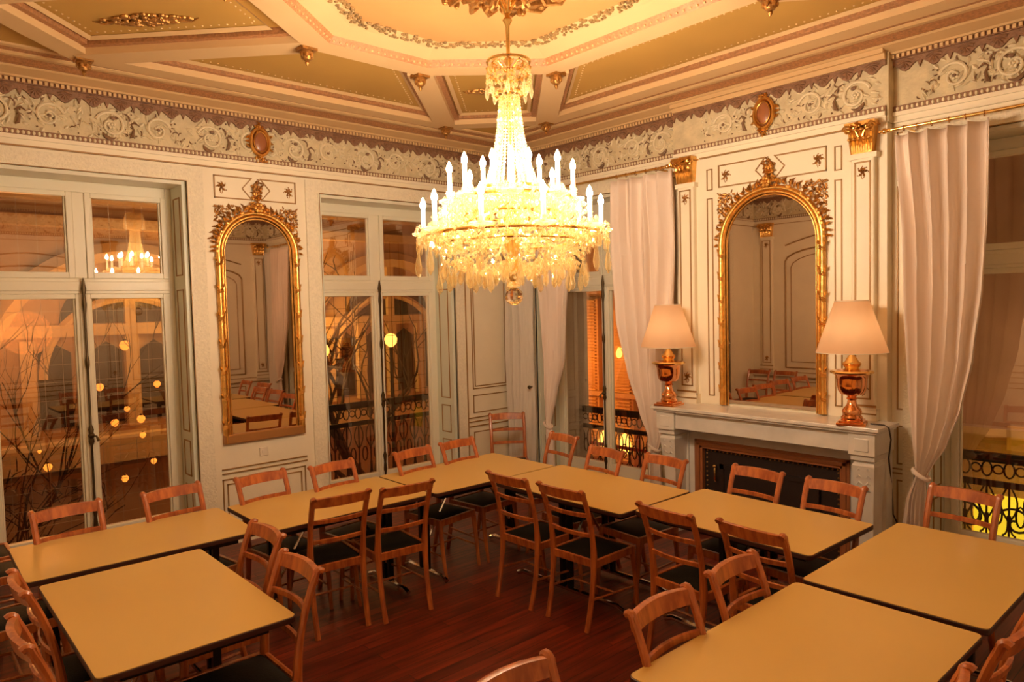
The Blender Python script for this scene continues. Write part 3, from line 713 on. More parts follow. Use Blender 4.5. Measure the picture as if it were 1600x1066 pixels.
# ------------------------------------------------------------------ frieze medallions
def medallion(f, u, z, lab, o=.03):
    root = empty('frieze_medallion', label=lab, cat='wall ornament', group='gilded oval medallions on the frieze')
    m1 = MB(f); m1.ball((u, o, z), (.075, .03, .105), 20, 10); m1.build('oval_boss', 'woodframe', root, smooth=True)
    m2 = MB(f)
    m2.tube([(u + .085 * math.cos(t * 2 * PI / 28), o + .015, z + .12 * math.sin(t * 2 * PI / 28)) for t in range(28)], .016, 8, closed=True)
    m2.tube([(u + .062 * math.cos(t * 2 * PI / 28), o + .028, z + .09 * math.sin(t * 2 * PI / 28)) for t in range(28)], .007, 6, closed=True)
    cluster(m2, u, z + .135, .05, .03, 18, rnd, o, .03); cluster(m2, u, z - .15, .04, .045, 22, rnd, o, .03)
    for s_ in (-1, 1):
        for a in (-.5, 0, .5): leaf(m2, (u + s_ * .085, z + a * .1), (0 if s_ > 0 else PI) + a, .05, .03, o)
    m2.build('gilded_frame', 'gold', root, smooth=True)
medallion(fA, 2.76, 3.665, 'gilded oval medallion on the left frieze above the arched mirror')
medallion(fBr, 3.06, 3.665, 'gilded oval medallion on the right frieze above the fireplace mirror')

# ------------------------------------------------------------------ mirrors
def wall_mirror(f, name, u0, u1, z0, ztop, lab, base=0.0):
    root = empty(name, label=lab, cat='mirror')
    c = (u0 + u1) / 2; r = (u1 - u0) / 2; zs = ztop - r
    def path(k, o, zb): return [(u0 + k, o, zb), (u0 + k, o, (zb + zs) / 2)] + [(c - (r - k) * math.cos(PI * t / 24), o, zs + (r - k) * math.sin(PI * t / 24)) for t in range(25)] + [(u1 - k, o, (zb + zs) / 2), (u1 - k, o, zb)]
    g = path(.03, .018, z0 + .02); MB(f).add([(p[0], .018, p[2]) for p in g] + [(p[0], .008, p[2]) for p in g], [tuple(range(len(g))), tuple(range(len(g), 2 * len(g)))]).build('mirror_glass', 'glassmirror', root)
    m1 = MB(f); m1.tube(path(.018, .028, z0), .024, 10); m1.tube(path(.050, .030, z0), .011, 8); m1.tube(path(.072, .022, z0), .007, 8)
    fr = m1.build('gilded_frame', 'gold', root, smooth=True)
    m2 = MB(f); rr = random.Random(9)
    for k in range(26):
        t = rr.uniform(0, PI); m2.ball((c - (r - .0) * math.cos(t), .04, zs + r * math.sin(t)), (.014, .014, .016), 6, 4)
    nb = 7
    for uu in (u0 + .02, u1 - .02):
        for k in range(nb):
            z = z0 + (zs - z0) * (k + .6) / nb
            for a in (-1, 0, 1): m2.tube([(uu - .03, .035, z + a * .012 - .012), (uu, .058, z + a * .012), (uu + .03, .035, z + a * .012 + .012)], .005, 5)
            leaf(m2, (uu - .02, z + .02), PI / 2 + .4, .05, .025, .04); leaf(m2, (uu + .01, z + .02), PI / 2 - .5, .05, .025, .04)
    for k in range(36):
        t = PI * (k + .5) / 36; leaf(m2, (c - (r + .01) * math.cos(t), zs + (r + .01) * math.sin(t)), PI - t + rr.uniform(-.7, .7), .05, .026, .03)
    m2.build('frame_ribbon_leaves', 'gold', fr, smooth=True)
    m3 = MB(f); cluster(m3, c, ztop + .03, .085, .06, 60, rr, .035, .04); flower(m3, c, ztop + .03, .05, .07)
    cluster(m3, c, ztop + .13, .035, .05, 24, rr, .02, .03)
    m3.build('frame_crest', 'gold', fr, smooth=True)
    if base:
        m4 = MB(f); m4.chbox(u0 - .005, u1 + .005, .0, .05, z0 - .01, z0 + base, .01); m4.build('frame_base_rail', mat('brown_gilt_rail', (.50, .24, .08), .35, metal=.5), fr)
    return root
wall_mirror(fA, 'arched_wall_mirror', 2.325, 3.095, .93, 3.03, 'tall arched gilt-framed mirror hung between the two left windows', .075)
wall_mirror(fBr, 'overmantel_mirror', 2.555, 3.505, 1.17, 3.06, 'wide arched gilt-framed mirror standing on the marble mantelpiece')

# light switch
s1 = MB(fA).chbox(2.65, 2.73, 0, .012, .76, .84, .004).build('wall_socket', 'plastic'); tag(s1, 'small square ivory wall socket under the arched mirror', 'socket')
MB(fA).tube([(2.69, .010, .80), (2.69, .018, .80)], .022, 16).build('socket_insert', 'plastic', s1)

# ------------------------------------------------------------------ fireplace
fp = empty('marble_fireplace', (5.52, 3.03, 0), label='grey white marble fireplace with mahogany inner frame below the overmantel mirror', cat='fireplace')
def P(o): o.parent = fp; o.matrix_parent_inverse = Matrix.Translation((-5.52, -3.03, 0)); return o
mb = MB(); mb.box(5.30, XBR, 2.01, 4.01, 1.13, 1.16); mb.box(5.32, XBR, 2.03, 3.99, 1.11, 1.13); P(mb.build('mantel_shelf', 'marble', bevel=.006))
mb = MB(); mb.box(5.365, XBR, 2.24, 3.78, .96, 1.11); P(mb.build('mantel_frieze', 'marble', bevel=.004))
for y0, y1 in ((2.05, 2.24), (3.78, 3.97)):
    mb = MB(); mb.box(5.34, XBR, y0, y1, .945, 1.11); mb.box(5.335, 5.341, y0 + .045, y1 - .045, .975, 1.07)
    c = (y0 + y1) / 2
    P(mb.build('corner_block', 'marble', bevel=.005))
    mb = MB()
    secs = [(.0, .075, .09), (.10, .075, .09), (.12, .055, .075), (.30, .050, .065), (.55, .058, .08), (.75, .072, .105), (.86, .080, .12), (.89, .070, .10), (.905, .085, .13), (.945, .085, .13)]
    rows = []
    for z, hw, dd in secs: rows.append([(c - hw, z, dd), (c + hw, z, dd)])
    for i in range(len(secs) - 1):
        (z0, h0, d0), (z1, h1, d1) = secs[i], secs[i + 1]
        mb.add([(5.49 - d0, c - h0, z0), (5.49 - d0, c + h0, z0), (5.58, c + h0, z0), (5.58, c - h0, z0), (5.49 - d1, c - h1, z1), (5.49 - d1, c + h1, z1), (5.58, c + h1, z1), (5.58, c - h1, z1)],
               [(0, 1, 5, 4), (1, 2, 6, 5), (3, 0, 4, 7)] + ([(0, 1, 2, 3)] if i == 0 else []) + ([(4, 5, 6, 7)] if i == len(secs) - 2 else []))
    leg = P(mb.build('console_leg', 'marble'))
    mb = MB()
    for k in range(4):
        for s_ in (-1, 1): mb.tube([(5.40, c, .66 + k * .05), (5.385 - k * .004, c + s_ * .035, .69 + k * .05), (5.39 - k * .004, c + s_ * .05, .67 + k * .05)], [.006, .009, .003], 6)
    q = mb.build('carved_leaf', 'marble', leg, smooth=True)
    mb = MB(); mb.box(5.58, XBR, y0 + .01, y1 - .01, 0, .945); P(mb.build('side_jamb', 'marble'))
mb = MB(); mb.box(5.60, XBR, 2.27, 3.79, .845, .955); mb.box(5.60, XBR, 2.27, 2.33, 0, .845); mb.box(5.60, XBR, 3.73, 3.79, 0, .845); P(mb.build('inner_slip', 'marble'))
mb = MB()
for g, x in ((0, 5.585), (.025, 5.575), (.05, 5.59)):
    mb.box(x, 5.66, 2.33 + g, 3.73 - g, .815 - g, .845 - g); mb.box(x, 5.66, 2.33 + g, 2.36 + g, 0, .845 - g); mb.box(x, 5.66, 3.70 - g, 3.73 - g, 0, .845 - g)
P(mb.build('mahogany_frame', 'woodframe', bevel=.004))
mb = MB(); mb.box(5.635, 5.69, 2.41, 3.65, 0, .77); P(mb.build('cast_iron_panel', 'firebox'))
mb = MB(); 
for k in range(30): y = 2.44 + k * 1.18 / 29; mb.ball((5.63, y, .745), .008, 6, 4)
for k in range(17):
    for y in (2.435, 3.625): mb.ball((5.63, y, .72 - k * .042), .008, 6, 4)
P(mb.build('beaded_border', 'oldgold'))
mb = MB(); mb.box(5.615, 5.64, 2.62, 3.44, 0, .60); mb.box(5.60, 5.62, 2.58, 2.62, 0, .64); mb.box(5.60, 5.62, 3.44, 3.48, 0, .64); mb.box(5.60, 5.62, 2.58, 3.48, .60, .64)
P(mb.build('grate_shutter', 'firebox'))
mb = MB(); mb.tube([(5.60, 3.52, .62), (5.585, 3.52, .60), (5.585, 3.52, .50), (5.60, 3.52, .48)], .009, 8); mb.ball((5.585, 3.52, .62), .018); P(mb.build('brass_handle', 'brass', smooth=True))

# ------------------------------------------------------------------ table lamps
def table_lamp(x, y, lab, rot):
    root = empty('table_lamp', (x, y, 1.16), rot, lab, 'table lamp')
    mb = MB(); mb.box(-.10, .10, -.10, .10, 0, .02); mb.box(-.085, .085, -.085, .085, .02, .035); mb.build('lamp_foot', 'copper', root, bevel=.004)
    mb = MB(); mb.lathe([(.055, .03), (.058, .045), (.048, .06), (.052, .085), (.046, .10), (.034, .115), (.026, .13), (.022, .155), (.030, .165), (.022, .175), (.03, .185), (.06, .195), (.072, .215), (.078, .25), (.080, .29), (.088, .315), (.108, .33), (.11, .34), (.09, .348), (.05, .355)], seg=28); mb.v = [(a * 1.32, b * 1.32, c * 1.17) for a, b, c in mb.v]
    mb.build('lamp_urn', 'copper', root, smooth=True)
    mb = MB(); mb.lathe([(.112, .328), (.115, .336), (.108, .345), (.06, .352), (.035, .36), (.045, .375), (.05, .39), (.034, .405), (.028, .42), (.015, .44), (.012, .53), (.02, .545), (.006, .56)], seg=24); mb.v = [(a * 1.32, b * 1.32, c * 1.17 if c < .44 else c + .075) for a, b, c in mb.v]; mb.build('lamp_collar', 'brass', root, smooth=True)
    mb = MB(); seg = 40; pr = [(.245, .535), (.246, .543), (.118, .915), (.115, .922)]
    vs = []; fs = []
    for r, z in pr:
        for k in range(seg): a = 2 * PI * k / seg; vs.append((r * math.cos(a), r * math.sin(a), z))
    for i in range(3):
        for k in range(seg): fs.append((i * seg + k, i * seg + (k + 1) % seg, (i + 1) * seg + (k + 1) % seg, (i + 1) * seg + k))
    mb.add(vs, fs); sh = mb.build('lamp_shade', 'shade', root, smooth=True)
    mb = MB()
    for z, r in ((.538, .246), (.918, .117)):
        mb = MB(); mb.tube([(r * math.cos(2 * PI * k / 40), r * math.sin(2 * PI * k / 40), z) for k in range(40)], .0035, 6, closed=True); mb.build('shade_trim', 'plastic', sh, smooth=True)
    mb = MB(); mb.lathe([(.012, .63), (.028, .66), (.034, .69), (.026, .72), (.008, .735)], seg=12); mb.build('light_bulb', 'lampbulb', root, smooth=True)
    mb = MB()
    for k in range(3): a = k * 2 * PI / 3; mb.tube([(0, 0, .62), (.045 * math.cos(a), .045 * math.sin(a), .66), (.05 * math.cos(a), .05 * math.sin(a), .78), (.1165 * math.cos(a), .1165 * math.sin(a), .914)], .002, 4)
    mb.build('shade_harp', 'brass', root)
    return root
table_lamp(5.40, 3.87, 'lit copper urn lamp with cream shade on the left end of the mantelpiece', .1)
table_lamp(5.40, 2.235, 'lit copper urn lamp with cream shade on the right end of the mantelpiece', .3)
mb = MB()
mb.tube([(5.47, 2.13, 1.166), (5.46, 2.03, 1.167), (5.46, 1.998, 1.15), (5.50, 1.998, 1.06), (5.60, 2.05, .9), (5.72, 2.07, .62), (5.74, 2.07, .44), (5.755, 2.04, .36), (5.76, 1.98, .35), (5.765, 1.945, .42), (5.77, 1.935, .6), (5.785, 1.93, .9), (5.785, 1.93, 1.08)], .0055, 6)
tag(mb.build('lamp_cable', 'cable'), 'black lamp cable hanging in a loop beside the right end of the fireplace', 'cable')

# ------------------------------------------------------------------ curtains
def curtain(name, X, prof, folds, amp, lab, group=None, mt='curtain', seed=0, seg=None, cat='curtain'):
    """prof: list of (z, yL, yR, depth factor) from top to bottom, interpolated"""
    rr = random.Random(seed); nu = seg or folds * 10; ph = [rr.uniform(-.5, .5) for _ in range(folds + 2)]
    rows = []
    nz = 44
    zs = [prof[0][0] + (prof[-1][0] - prof[0][0]) * i / nz for i in range(nz + 1)]
    zs = sorted(set(zs + [p[0] for p in prof]), reverse=True)
    for z in zs:
        for i in range(len(prof) - 1):
            if prof[i][0] >= z >= prof[i + 1][0]: break
        a, b = prof[i], prof[i + 1]; t = (a[0] - z) / max(1e-6, a[0] - b[0]); t = t * t * (3 - 2 * t) * .35 + t * .65
        L = a[1] + (b[1] - a[1]) * t; R = a[2] + (b[2] - a[2]) * t; D = a[3] + (b[3] - a[3]) * t
        row = []
        for k in range(nu + 1):
            s_ = k / nu; fi = s_ * folds; wv = math.sin(2 * PI * (fi + .18 * ph[int(fi)] + .10 * math.sin(z * 2.1 + fi)))
            wv = math.copysign(abs(wv) ** .75, wv)
            row.append((X + amp * D * wv + .012 * math.sin(3.3 * z + 5 * s_), L + (R - L) * s_ + amp * .35 * D * math.cos(2 * PI * fi), z))
        rows.append(row)
    mb = MB(); mb.sheet(rows); o = mb.build(name, mt, None, smooth=True, solid=.003)
    return tag(o, lab, cat, group)
# right curtain of window 3, swept to the chimney breast
c3 = curtain('curtain', 5.62, [(3.33, 4.67, 3.92, 1), (2.58, 4.66, 3.90, 1.05), (1.94, 4.61, 3.94, 1), (1.43, 4.49, 4.06, .85), (1.0, 4.37, 4.09, .6), (.78, 4.28, 4.12, .35), (.68, 4.25, 4.16, .25), (.55, 4.27, 4.13, .4), (.02, 4.31, 4.08, .7)], 5, .052, 'pale rose curtain swept right behind the left end of the fireplace', seed=1)
c3l = curtain('curtain', 5.62, [(3.33, 5.92, 5.20, 1), (2.58, 5.80, 5.26, 1), (1.94, 5.74, 5.35, .9), (1.52, 5.72, 5.39, .75), (1.09, 5.71, 5.54, .5), (.78, 5.70, 5.63, .3), (.6, 5.71, 5.58, .5), (.02, 5.72, 5.56, .6)], 5, .045, 'pale rose curtain tied back at the left side of the corner window', seed=2)
c4 = curtain('curtain', 5.60, [(3.27, 1.99, 1.39, 1), (2.57, 1.93, 1.40, 1.05), (2.14, 1.92, 1.42, 1.05), (1.67, 1.90, 1.48, 1), (1.31, 1.89, 1.56, .85), (1.03, 1.88, 1.66, .6), (.86, 1.87, 1.76, .35), (.79, 1.87, 1.80, .25), (.6, 1.93, 1.79, .5), (.02, 2.0, 1.78, .7)], 5, .055, 'pale rose curtain tied back beside the right window, right of the fireplace', seed=3)
c4r = curtain('curtain', 5.60, [(3.27, .86, .16, 1), (1.94, .76, .15, .95), (1.2, .52, .16, .7), (.86, .34, .20, .35), (.6, .36, .18, .5), (.02, .40, .15, .6)], 6, .040, 'pale rose curtain at the right side of the right window, seen in the mirror', seed=4)
def tieback(y0, y1, z, X, parent):
    mb = MB(); rings = []
    for k in range(18):
        a = 2 * PI * k / 18; rings.append((X + .045 * math.cos(a), (y0 + y1) / 2 + (abs(y1 - y0) / 2 + .015) * math.sin(a), z + .035 * math.sin(a)))
    mb.tube(rings, .017, 8, closed=True, flat=.5); return mb.build('tieback', 'curtain', parent, smooth=True)
curtain('pleated_drape', 5.70, [(3.24, -.38, .10, 1), (.03, -.38, .10, 1)], 22, .012, 'white finely pleated drape right of the right window, seen in the arched mirror', mt='sheer', seed=6, seg=176, cat='drape')
tieback(4.16, 4.25, .70, 5.62, c3); tieback(5.63, 5.70, .76, 5.62, c3l); tieback(1.79, 1.87, .81, 5.60, c4); tieback(.20, .34, .84, 5.60, c4r)
pl = curtain('pleated_drape', 5.70, [(3.30, 6.44, 5.95, 1), (.03, 6.44, 5.95, 1)], 22, .012, 'white finely pleated drape hanging in the room corner', mt='sheer', seed=5, seg=176, cat='drape')
for X, y, z, lab in ((5.76, 1.93, 1.24, 'small brass curtain hook on the wall right of the fireplace'), (5.66, 5.99, 1.16, 'small dark curtain hook against the white pleated drape')):
    mb = MB(); mb.lathe([(.006, 0), (.006, .03), (.018, .035), (.022, .05), (.014, .062), (.001, .066)], seg=14)
    o = mb.build('curtain_hook', 'brass' if y < 3 else 'bolt', None, smooth=True, loc=(X + .035, y, z), rot=(0, -PI / 2, 0)); tag(o, lab, 'hook')
def rod(y0, y1, z, X, lab, rings):
    root = empty('curtain_rod', (X, (y0 + y1) / 2, z), label=lab, cat='curtain rod')
    mb = MB(); mb.tube([(0, (y0 - y1) / 2, 0), (0, (y1 - y0) / 2, 0)], .012, 10); mb.build('rod', 'brass', root, smooth=True)
    for s_ in (-1, 1):
        mb = MB(); e = s_ * (y1 - y0) / 2
        mb.ball((0, e + s_ * .02, 0), .022); mb.ball((0, e + s_ * .05, 0), .014); mb.ball((0, e - s_ * .01, 0), .016)
        mb.build('finial', 'brass', root, smooth=True)
        mb = MB(); mb.tube([(0, e - s_ * .12, 0), (XB - X, e - s_ * .12, 0)], .008, 6); mb.lathe([(.02, 0), (.02, .01)], (XB - X, e - s_ * .12, -.005), 10); mb.build('bracket', 'brass', root)
    for y in rings:
        mb = MB(); mb.tube([(.019 * math.cos(2 * PI * k / 14), y - (y0 + y1) / 2, -.004 + .019 * math.sin(2 * PI * k / 14)) for k in range(14)], .003, 5, closed=True); mb.build('curtain_ring', 'oldgold', root, smooth=True)
rod(.02, 2.06, 3.315, 5.60, 'long brass curtain rod above the window right of the fireplace', [1.95, 1.86, 1.77, 1.66, 1.56, 1.45, .80, .68, .56, .44, .32, .20])
rod(4.03, 6.10, 3.37, 5.62, 'long brass curtain rod above the corner window left of the fireplace', [4.62, 4.5, 4.38, 4.26, 4.14, 4.02 + .05, 5.85, 5.72, 5.6, 5.48, 5.36, 5.25])

# ------------------------------------------------------------------ tables
TZ = .745
def table(cx, cy, L, W, rz, lab):
    root = empty('dining_table', (cx, cy, 0), rz, lab, 'table', 'yellow laminate tables pushed together in a ring')
    def rr_poly(a, b, r, z, n=5):
        out = []
        for sx, sy, a0 in ((1, 1, 0), (-1, 1, 1), (-1, -1, 2), (1, -1, 3)):
            for k in range(n + 1): t = (a0 + k / n) * PI / 2; out.append((sx * (a - r) + r * math.cos(t), sy * (b - r) + r * math.sin(t), z))
        return out
    def slab(a, b, r, z0, z1):
        p0, p1 = rr_poly(a, b, r, z0), rr_poly(a, b, r, z1); n = len(p0); mb = MB()
        mb.add(p0 + p1, [tuple(range(n)), tuple(range(n, 2 * n))] + [(i, (i + 1) % n, n + (i + 1) % n, n + i) for i in range(n)]); return mb
    slab(L / 2, W / 2, .03, TZ - .030, TZ - .003).build('table_edge', 'tabledge', root, bevel=.004)
    slab(L / 2 - .004, W / 2 - .004, .027, TZ - .0035, TZ).build('tabletop', 'laminate', root)
    mb = MB(); a, b = L / 2 - .10, W / 2 - .08
    mb.box(-a, a, b - .02, b, TZ - .075, TZ - .03); mb.box(-a, a, -b, -b + .02, TZ - .075, TZ - .03); mb.box(-a, -a + .02, -b, b, TZ - .075, TZ - .03); mb.box(a - .02, a, -b, b, TZ - .075, TZ - .03)
    mb.build('table_apron', 'blacksteel', root)
    for sx in (-1, 1):
        x = sx * (a - .06); mb = MB()
        mb.box(x - .02, x + .02, -.05, -.02, .05, TZ - .03); mb.box(x - .02, x + .02, .02, .05, .05, TZ - .03)
        mb.build('table_leg', 'blacksteel', root)
        mb = MB(); mb.tube([(x, -b + .04, .018), (x, -b + .1, .04), (x, b - .1, .04), (x, b - .04, .018)], .018, 8); mb.build('leg_foot', 'chrome', root, smooth=True)
        mb = MB(); mb.tube([(x - sx * .02, 0, .25), (x - sx * .30, 0, TZ - .05)], .010, 6); mb.build('folding_strut', 'chrome', root)
    return root
TB = [(1.14, 4.705, 1.21, .74, -.02, 'yellow laminate table along the left windows, farthest left in the ring'),
      (.962, 3.617, .795, 1.27, -.005, 'yellow laminate table at lower left with its free corner over dark chair seats'),
      (2.40, 4.635, 1.21, .79, -.006, 'yellow laminate table under the arched mirror and second left window'),
      (3.635, 4.618, 1.235, .81, -.004, 'yellow laminate table filling the far corner of the ring'),
      (3.925, 3.560, .79, 1.29, 0, 'yellow laminate table in front of the corner window, right of the far corner'),
      (4.03, 2.30, .785, 1.20, -.03, 'yellow laminate table in front of the marble fireplace'),
      (3.915, 1.215, 1.25, .785, 0, 'yellow laminate table at the right edge in front of the right window'),
      (2.61, 1.225, 1.26, .785, -.012, 'large near yellow laminate table at bottom right, darkest orange surface')]
for t in TB: table(*t)

# ------------------------------------------------------------------ chairs
def make_chair(scroll=True):
    root = empty('dining_chair')
    def yb(z): # back post y as function of z
        if z < .45: return -.20 - .075 * ((.45 - z) / .45) ** 1.7
        t = (z - .45) / .45; return -.20 - .02 * t - .085 * t ** 2.2
    HW = .185
    for s_ in (-1, 1):
        pts = []; rs = []
        for k in range(19):
            z = k / 18 * .900; pts.append((s_ * (HW - .012 * (1 - z / .9)), yb(z), z)); rs.append(.0185 + .006 * math.exp(-((z - .45) / .1) ** 2))
        # scrolled top
        y0, z0 = yb(.900), .900
        for a in (.6, 1.2, 1.8, 2.5): pts.append((s_ * HW, y0 - .016 * (1 - math.cos(a)) , z0 + .018 * math.sin(a))); rs.append(.0195)
        mb = MB(); mb.tube(pts, rs, 8, flat=.92, up=(1, 0, 0)); mb.build('rear_leg', 'chairwood', root, smooth=True)
        mb = MB(); pts = [(s_ * (.185 + .006 * math.sin(k / 10 * PI)), .19 + .055 * (1 - k / 10) ** 1.8 + .008 * math.sin(k / 10 * PI), .45 * k / 10) for k in range(11)]
        mb.tube(pts, [.013 + .009 * k / 10 for k in range(11)], 8, up=(1, 0, 0)); mb.build('front_leg', 'chairwood', root, smooth=True)
        mb = MB(); mb.box(s_ * .19 - .012, s_ * .19 + .012, -.20, .20, .405, .455); mb.build('side_rail', 'chairwood', root, bevel=.004)
        mb = MB(); mb.tube([(s_ * .182, yb(.2), .20), (s_ * .186, .20, .17)], .008, 6); mb.build('stretcher', 'chairwood', root, smooth=True)
    def rail(zc, h, th, bow, nm, top=0):
        n = 14; rows = []; y0 = yb(zc)
        W = HW + (.012 if top else -.008)
        ring = []
        for k in range(n + 1):
            u = -W + 2 * W * k / n; b = -bow * (1 - (u / W) ** 2); hh = h * (1 + top * .14 * (1 - (u / W) ** 2)); zc2 = zc + top * .004 * (1 - (u / W) ** 2) + (0 if top else -.0)
            tilt = .22 if top else .1
            y = y0 + b
            ring.append([(u, y - th / 2 - tilt * hh / 2, zc2 + hh / 2 - .004), (u, y - tilt * hh / 2, zc2 + hh / 2), (u, y + th / 2 - tilt * hh / 2, zc2 + hh / 2 - .004), (u, y + th / 2 + tilt * hh / 2, zc2 - hh / 2 + .004), (u, y + tilt * hh / 2, zc2 - hh / 2), (u, y - th / 2 + tilt * hh / 2, zc2 - hh / 2 + .004)])
        mb = MB(); vs = [p for r in ring for p in r]; fs = [tuple(range(6)), tuple(range(n * 6, n * 6 + 6))]
        for i in range(n):
            for k in range(6): fs.append((i * 6 + k, i * 6 + (k + 1) % 6, (i + 1) * 6 + (k + 1) % 6, (i + 1) * 6 + k))
        mb.add(vs, fs); return mb.build(nm, 'chairwood', root, smooth=True)
    rail(.886, .064, .028, .035, 'crest_rail', 1)
    rail(.752, .032, .017, .030, 'back_slat'); rail(.615, .032, .017, .024, 'back_slat')
    rail(.428, .058, .022, .0, 'rear_rail')
    mb = MB(); mb.box(-.19, .19, .185, .21, .405, .455); mb.build('front_rail', 'chairwood', root, bevel=.004)
    mb = MB(); mb.tube([(-.184, 0, .185), (.184, 0, .185)], .008, 6); mb.build('stretcher', 'chairwood', root, smooth=True)
    mb = MB(); n = 8; rows = []
    for j in range(n + 1):
        rows.append([(-.178 + .356 * i / n, -.185 + .372 * j / n, .448 + .022 * (math.sin(PI * min(max(i / n, .0), 1)) * math.sin(PI * j / n)) ** .35 if 0 < i < n and 0 < j < n else .448) for i in range(n + 1)])
    mb.sheet(rows); mb.box(-.177, .177, -.184, .186, .425, .447); mb.build('seat_cushion', 'seat', root, smooth=True)
    return root
proto = make_chair()
# crest centre x, y, facing angle (rz: 0 faces +y), label
CH = [(.89, 5.37, .12, 'cherry wood chair by the left window nearest the left picture edge', 0),
      (1.53, 5.36, .15, 'cherry wood chair by the left window, second from the left picture edge', 0),
      (2.15, 5.30, .12, 'cherry wood chair under the arched mirror, left one', 0),
      (2.71, 5.24, .12, 'cherry wood chair between the arched mirror and the second window', 0),
      (3.46, 5.20, .14, 'orange lit wooden chair in front of the second left window', 0),
      (3.98, 5.24, .08, 'wooden chair between the second left window and the room corner', 0),
      (5.40, 6.12, .60, 'wooden chair standing free in the room corner by the pleated drape', 0),
      (4.85, 4.66, 1.42, 'wooden chair in front of the curtain left of the corner window', 0),
      (4.60, 3.92, 1.44, 'wooden chair in front of the corner window with red lit railing behind', 0),
      (4.66, 3.36, 1.48, 'wooden chair in front of the left marble leg of the fireplace', 0),
      (4.76, 2.63, 1.50, 'wooden chair before the middle of the fireplace opening', 0),
      (4.74, 2.06, 1.48, 'wooden chair before the right leg of the fireplace', 0),
      (5.08, 1.40, 1.45, 'wooden chair before the right window with yellow light behind', 0),
      (2.28, 4.25, PI - .12, 'cherry wood chair inside the ring, leftmost against the far left tables', 1),
      (2.74, 4.15, PI - .10, 'cherry wood chair inside the ring, second at the far left tables', 1),
      (3.36, 3.85, -PI / 2 + .02, 'cherry wood chair inside the ring, farthest beside the corner table', 1),
      (3.38, 3.33, -PI / 2 + .02, 'cherry wood chair inside the ring seen side-on with its black seat, before the fireplace side', 1),
      (3.43, 2.52, -PI / 2 - .06, 'cherry wood chair inside the ring at the table before the fireplace', 1),
      (3.46, 1.98, -PI / 2 - .06, 'cherry wood chair inside the ring near the small gap between the right tables', 1),
      (1.64, 3.92, PI / 2, 'cherry wood chair inside the ring beside the lower left table, farther one', 1),
      (1.54, 3.29, PI / 2, 'cherry wood chair inside the ring beside the lower left table, nearer one, dark seat showing', 1),
      (2.95, 1.79, PI + .02, 'cherry wood chair inside the ring at the near right table, right one', 1),
      (2.37, 1.775, PI, 'cherry wood chair inside the ring at the near right table, middle one', 1),
      (1.52, 1.775, PI, 'cherry wood chair crest cut off at the bottom centre picture edge', 1),
      (.44, 3.98, -PI / 2, 'pale lit chair back at the left picture edge, farther one', 1),
      (.36, 3.35, -PI / 2, 'pale lit chair back at the bottom left picture edge, nearer one', 1),
      (3.10, .66, 0, 'chair back cut off at the bottom right picture edge', 1),
      (2.44, .70, 0, 'chair top just showing at the bottom edge left of the bottom right corner', 1),
      (.19, 4.93, -PI / 2, 'wooden chair at the far left table end, out of frame, seen in the overmantel mirror', 0),
      (.14, 5.93, -PI / 2, 'wooden chair by the back wall, second in the overmantel mirror', 0),
      (.14, 6.42, -PI / 2, 'wooden chair by the back wall near the left window, seen in the overmantel mirror', 0),
      (5.05, .72, 1.5, 'wooden chair at the right end of the right table, seen in the arched mirror', 0)]
for i, (x, y, a, lab, inner) in enumerate(CH):
    o = proto if i == 0 else copy_tree(proto)
    # angle convention: rz such that chair faces the table
    if not inner and i < 7: rz = PI + a if i != 6 else PI - .62
    elif not inner and i < 13: rz = a
    elif i in (28, 29, 30): rz = a
    elif i == 31: rz = PI / 2
    else: rz = a if i not in (13, 14) else a - PI
    o.rotation_euler = (0, 0, rz)
    # crest centre sits at local (0, -.34)
    x *= .962; y *= .962
    cy = -.335; ox = x - (-math.sin(rz) * cy); oy = y - (math.cos(rz) * cy)
    o.location = (ox, oy, 0)
    o['label'] = lab; o['category'] = 'chair'; o['group'] = 'cherry wood dining chairs with black seats'

# ------------------------------------------------------------------ chandelier
HX, HY = 2.745, 3.02
ch = empty('crystal_chandelier', (HX, HY, BZ + .08), label='large lit crystal chandelier with candle bulbs hanging from the ceiling centre', cat='chandelier')
def C(mb, nm, mt, parent=None, smooth=True, kind=None):
    o = mb.build(nm, mt, parent or ch, smooth=smooth, kind=kind)
    if not parent: o.location = (0, 0, -(BZ + .08))
    return o
mb = MB(); mb.lathe([(.02, 3.96), (.045, 3.92), (.03, 3.88), (.05, 3.86), (.018, 3.80), (.014, 3.72), (.028, 3.70), (.012, 3.67), (.011, 3.50), (.03, 3.48), (.012, 3.45), (.012, 2.62)], seg=12)
for k in range(6):
    a = k * PI / 3; mb.tube([(.01 * math.cos(a), .01 * math.sin(a), 3.74), (.045 * math.cos(a), .045 * math.sin(a), 3.80), (.03 * math.cos(a), .03 * math.sin(a), 3.85), (.075 * math.cos(a), .075 * math.sin(a), 3.87)], [.008, .008, .006, .004], 6)
C(mb, 'stem', 'brass')
mb = MB()
for r, z in ((.12, 3.47), (.11, 3.40), (.085, 3.29)): mb.tube([(r * math.cos(2 * PI * k / 30), r * math.sin(2 * PI * k / 30), z) for k in range(30)], .008, 6, closed=True)
for k in range(8): a = k * PI / 4; mb.tube([(.02 * math.cos(a), .02 * math.sin(a), 3.42), (.09 * math.cos(a), .09 * math.sin(a), 3.47), (.125 * math.cos(a), .125 * math.sin(a), 3.44), (.10 * math.cos(a), .10 * math.sin(a), 3.38)], .005, 5)
C(mb, 'crown_ring', 'brass')
mb = MB()
for r, z in ((.20, 2.76), (.34, 2.70), (.27, 2.62), (.50, 2.50), (.40, 2.46)): mb.tube([(r * math.cos(2 * PI * k / 48), r * math.sin(2 * PI * k / 48), z) for k in range(48)], .009, 6, closed=True)
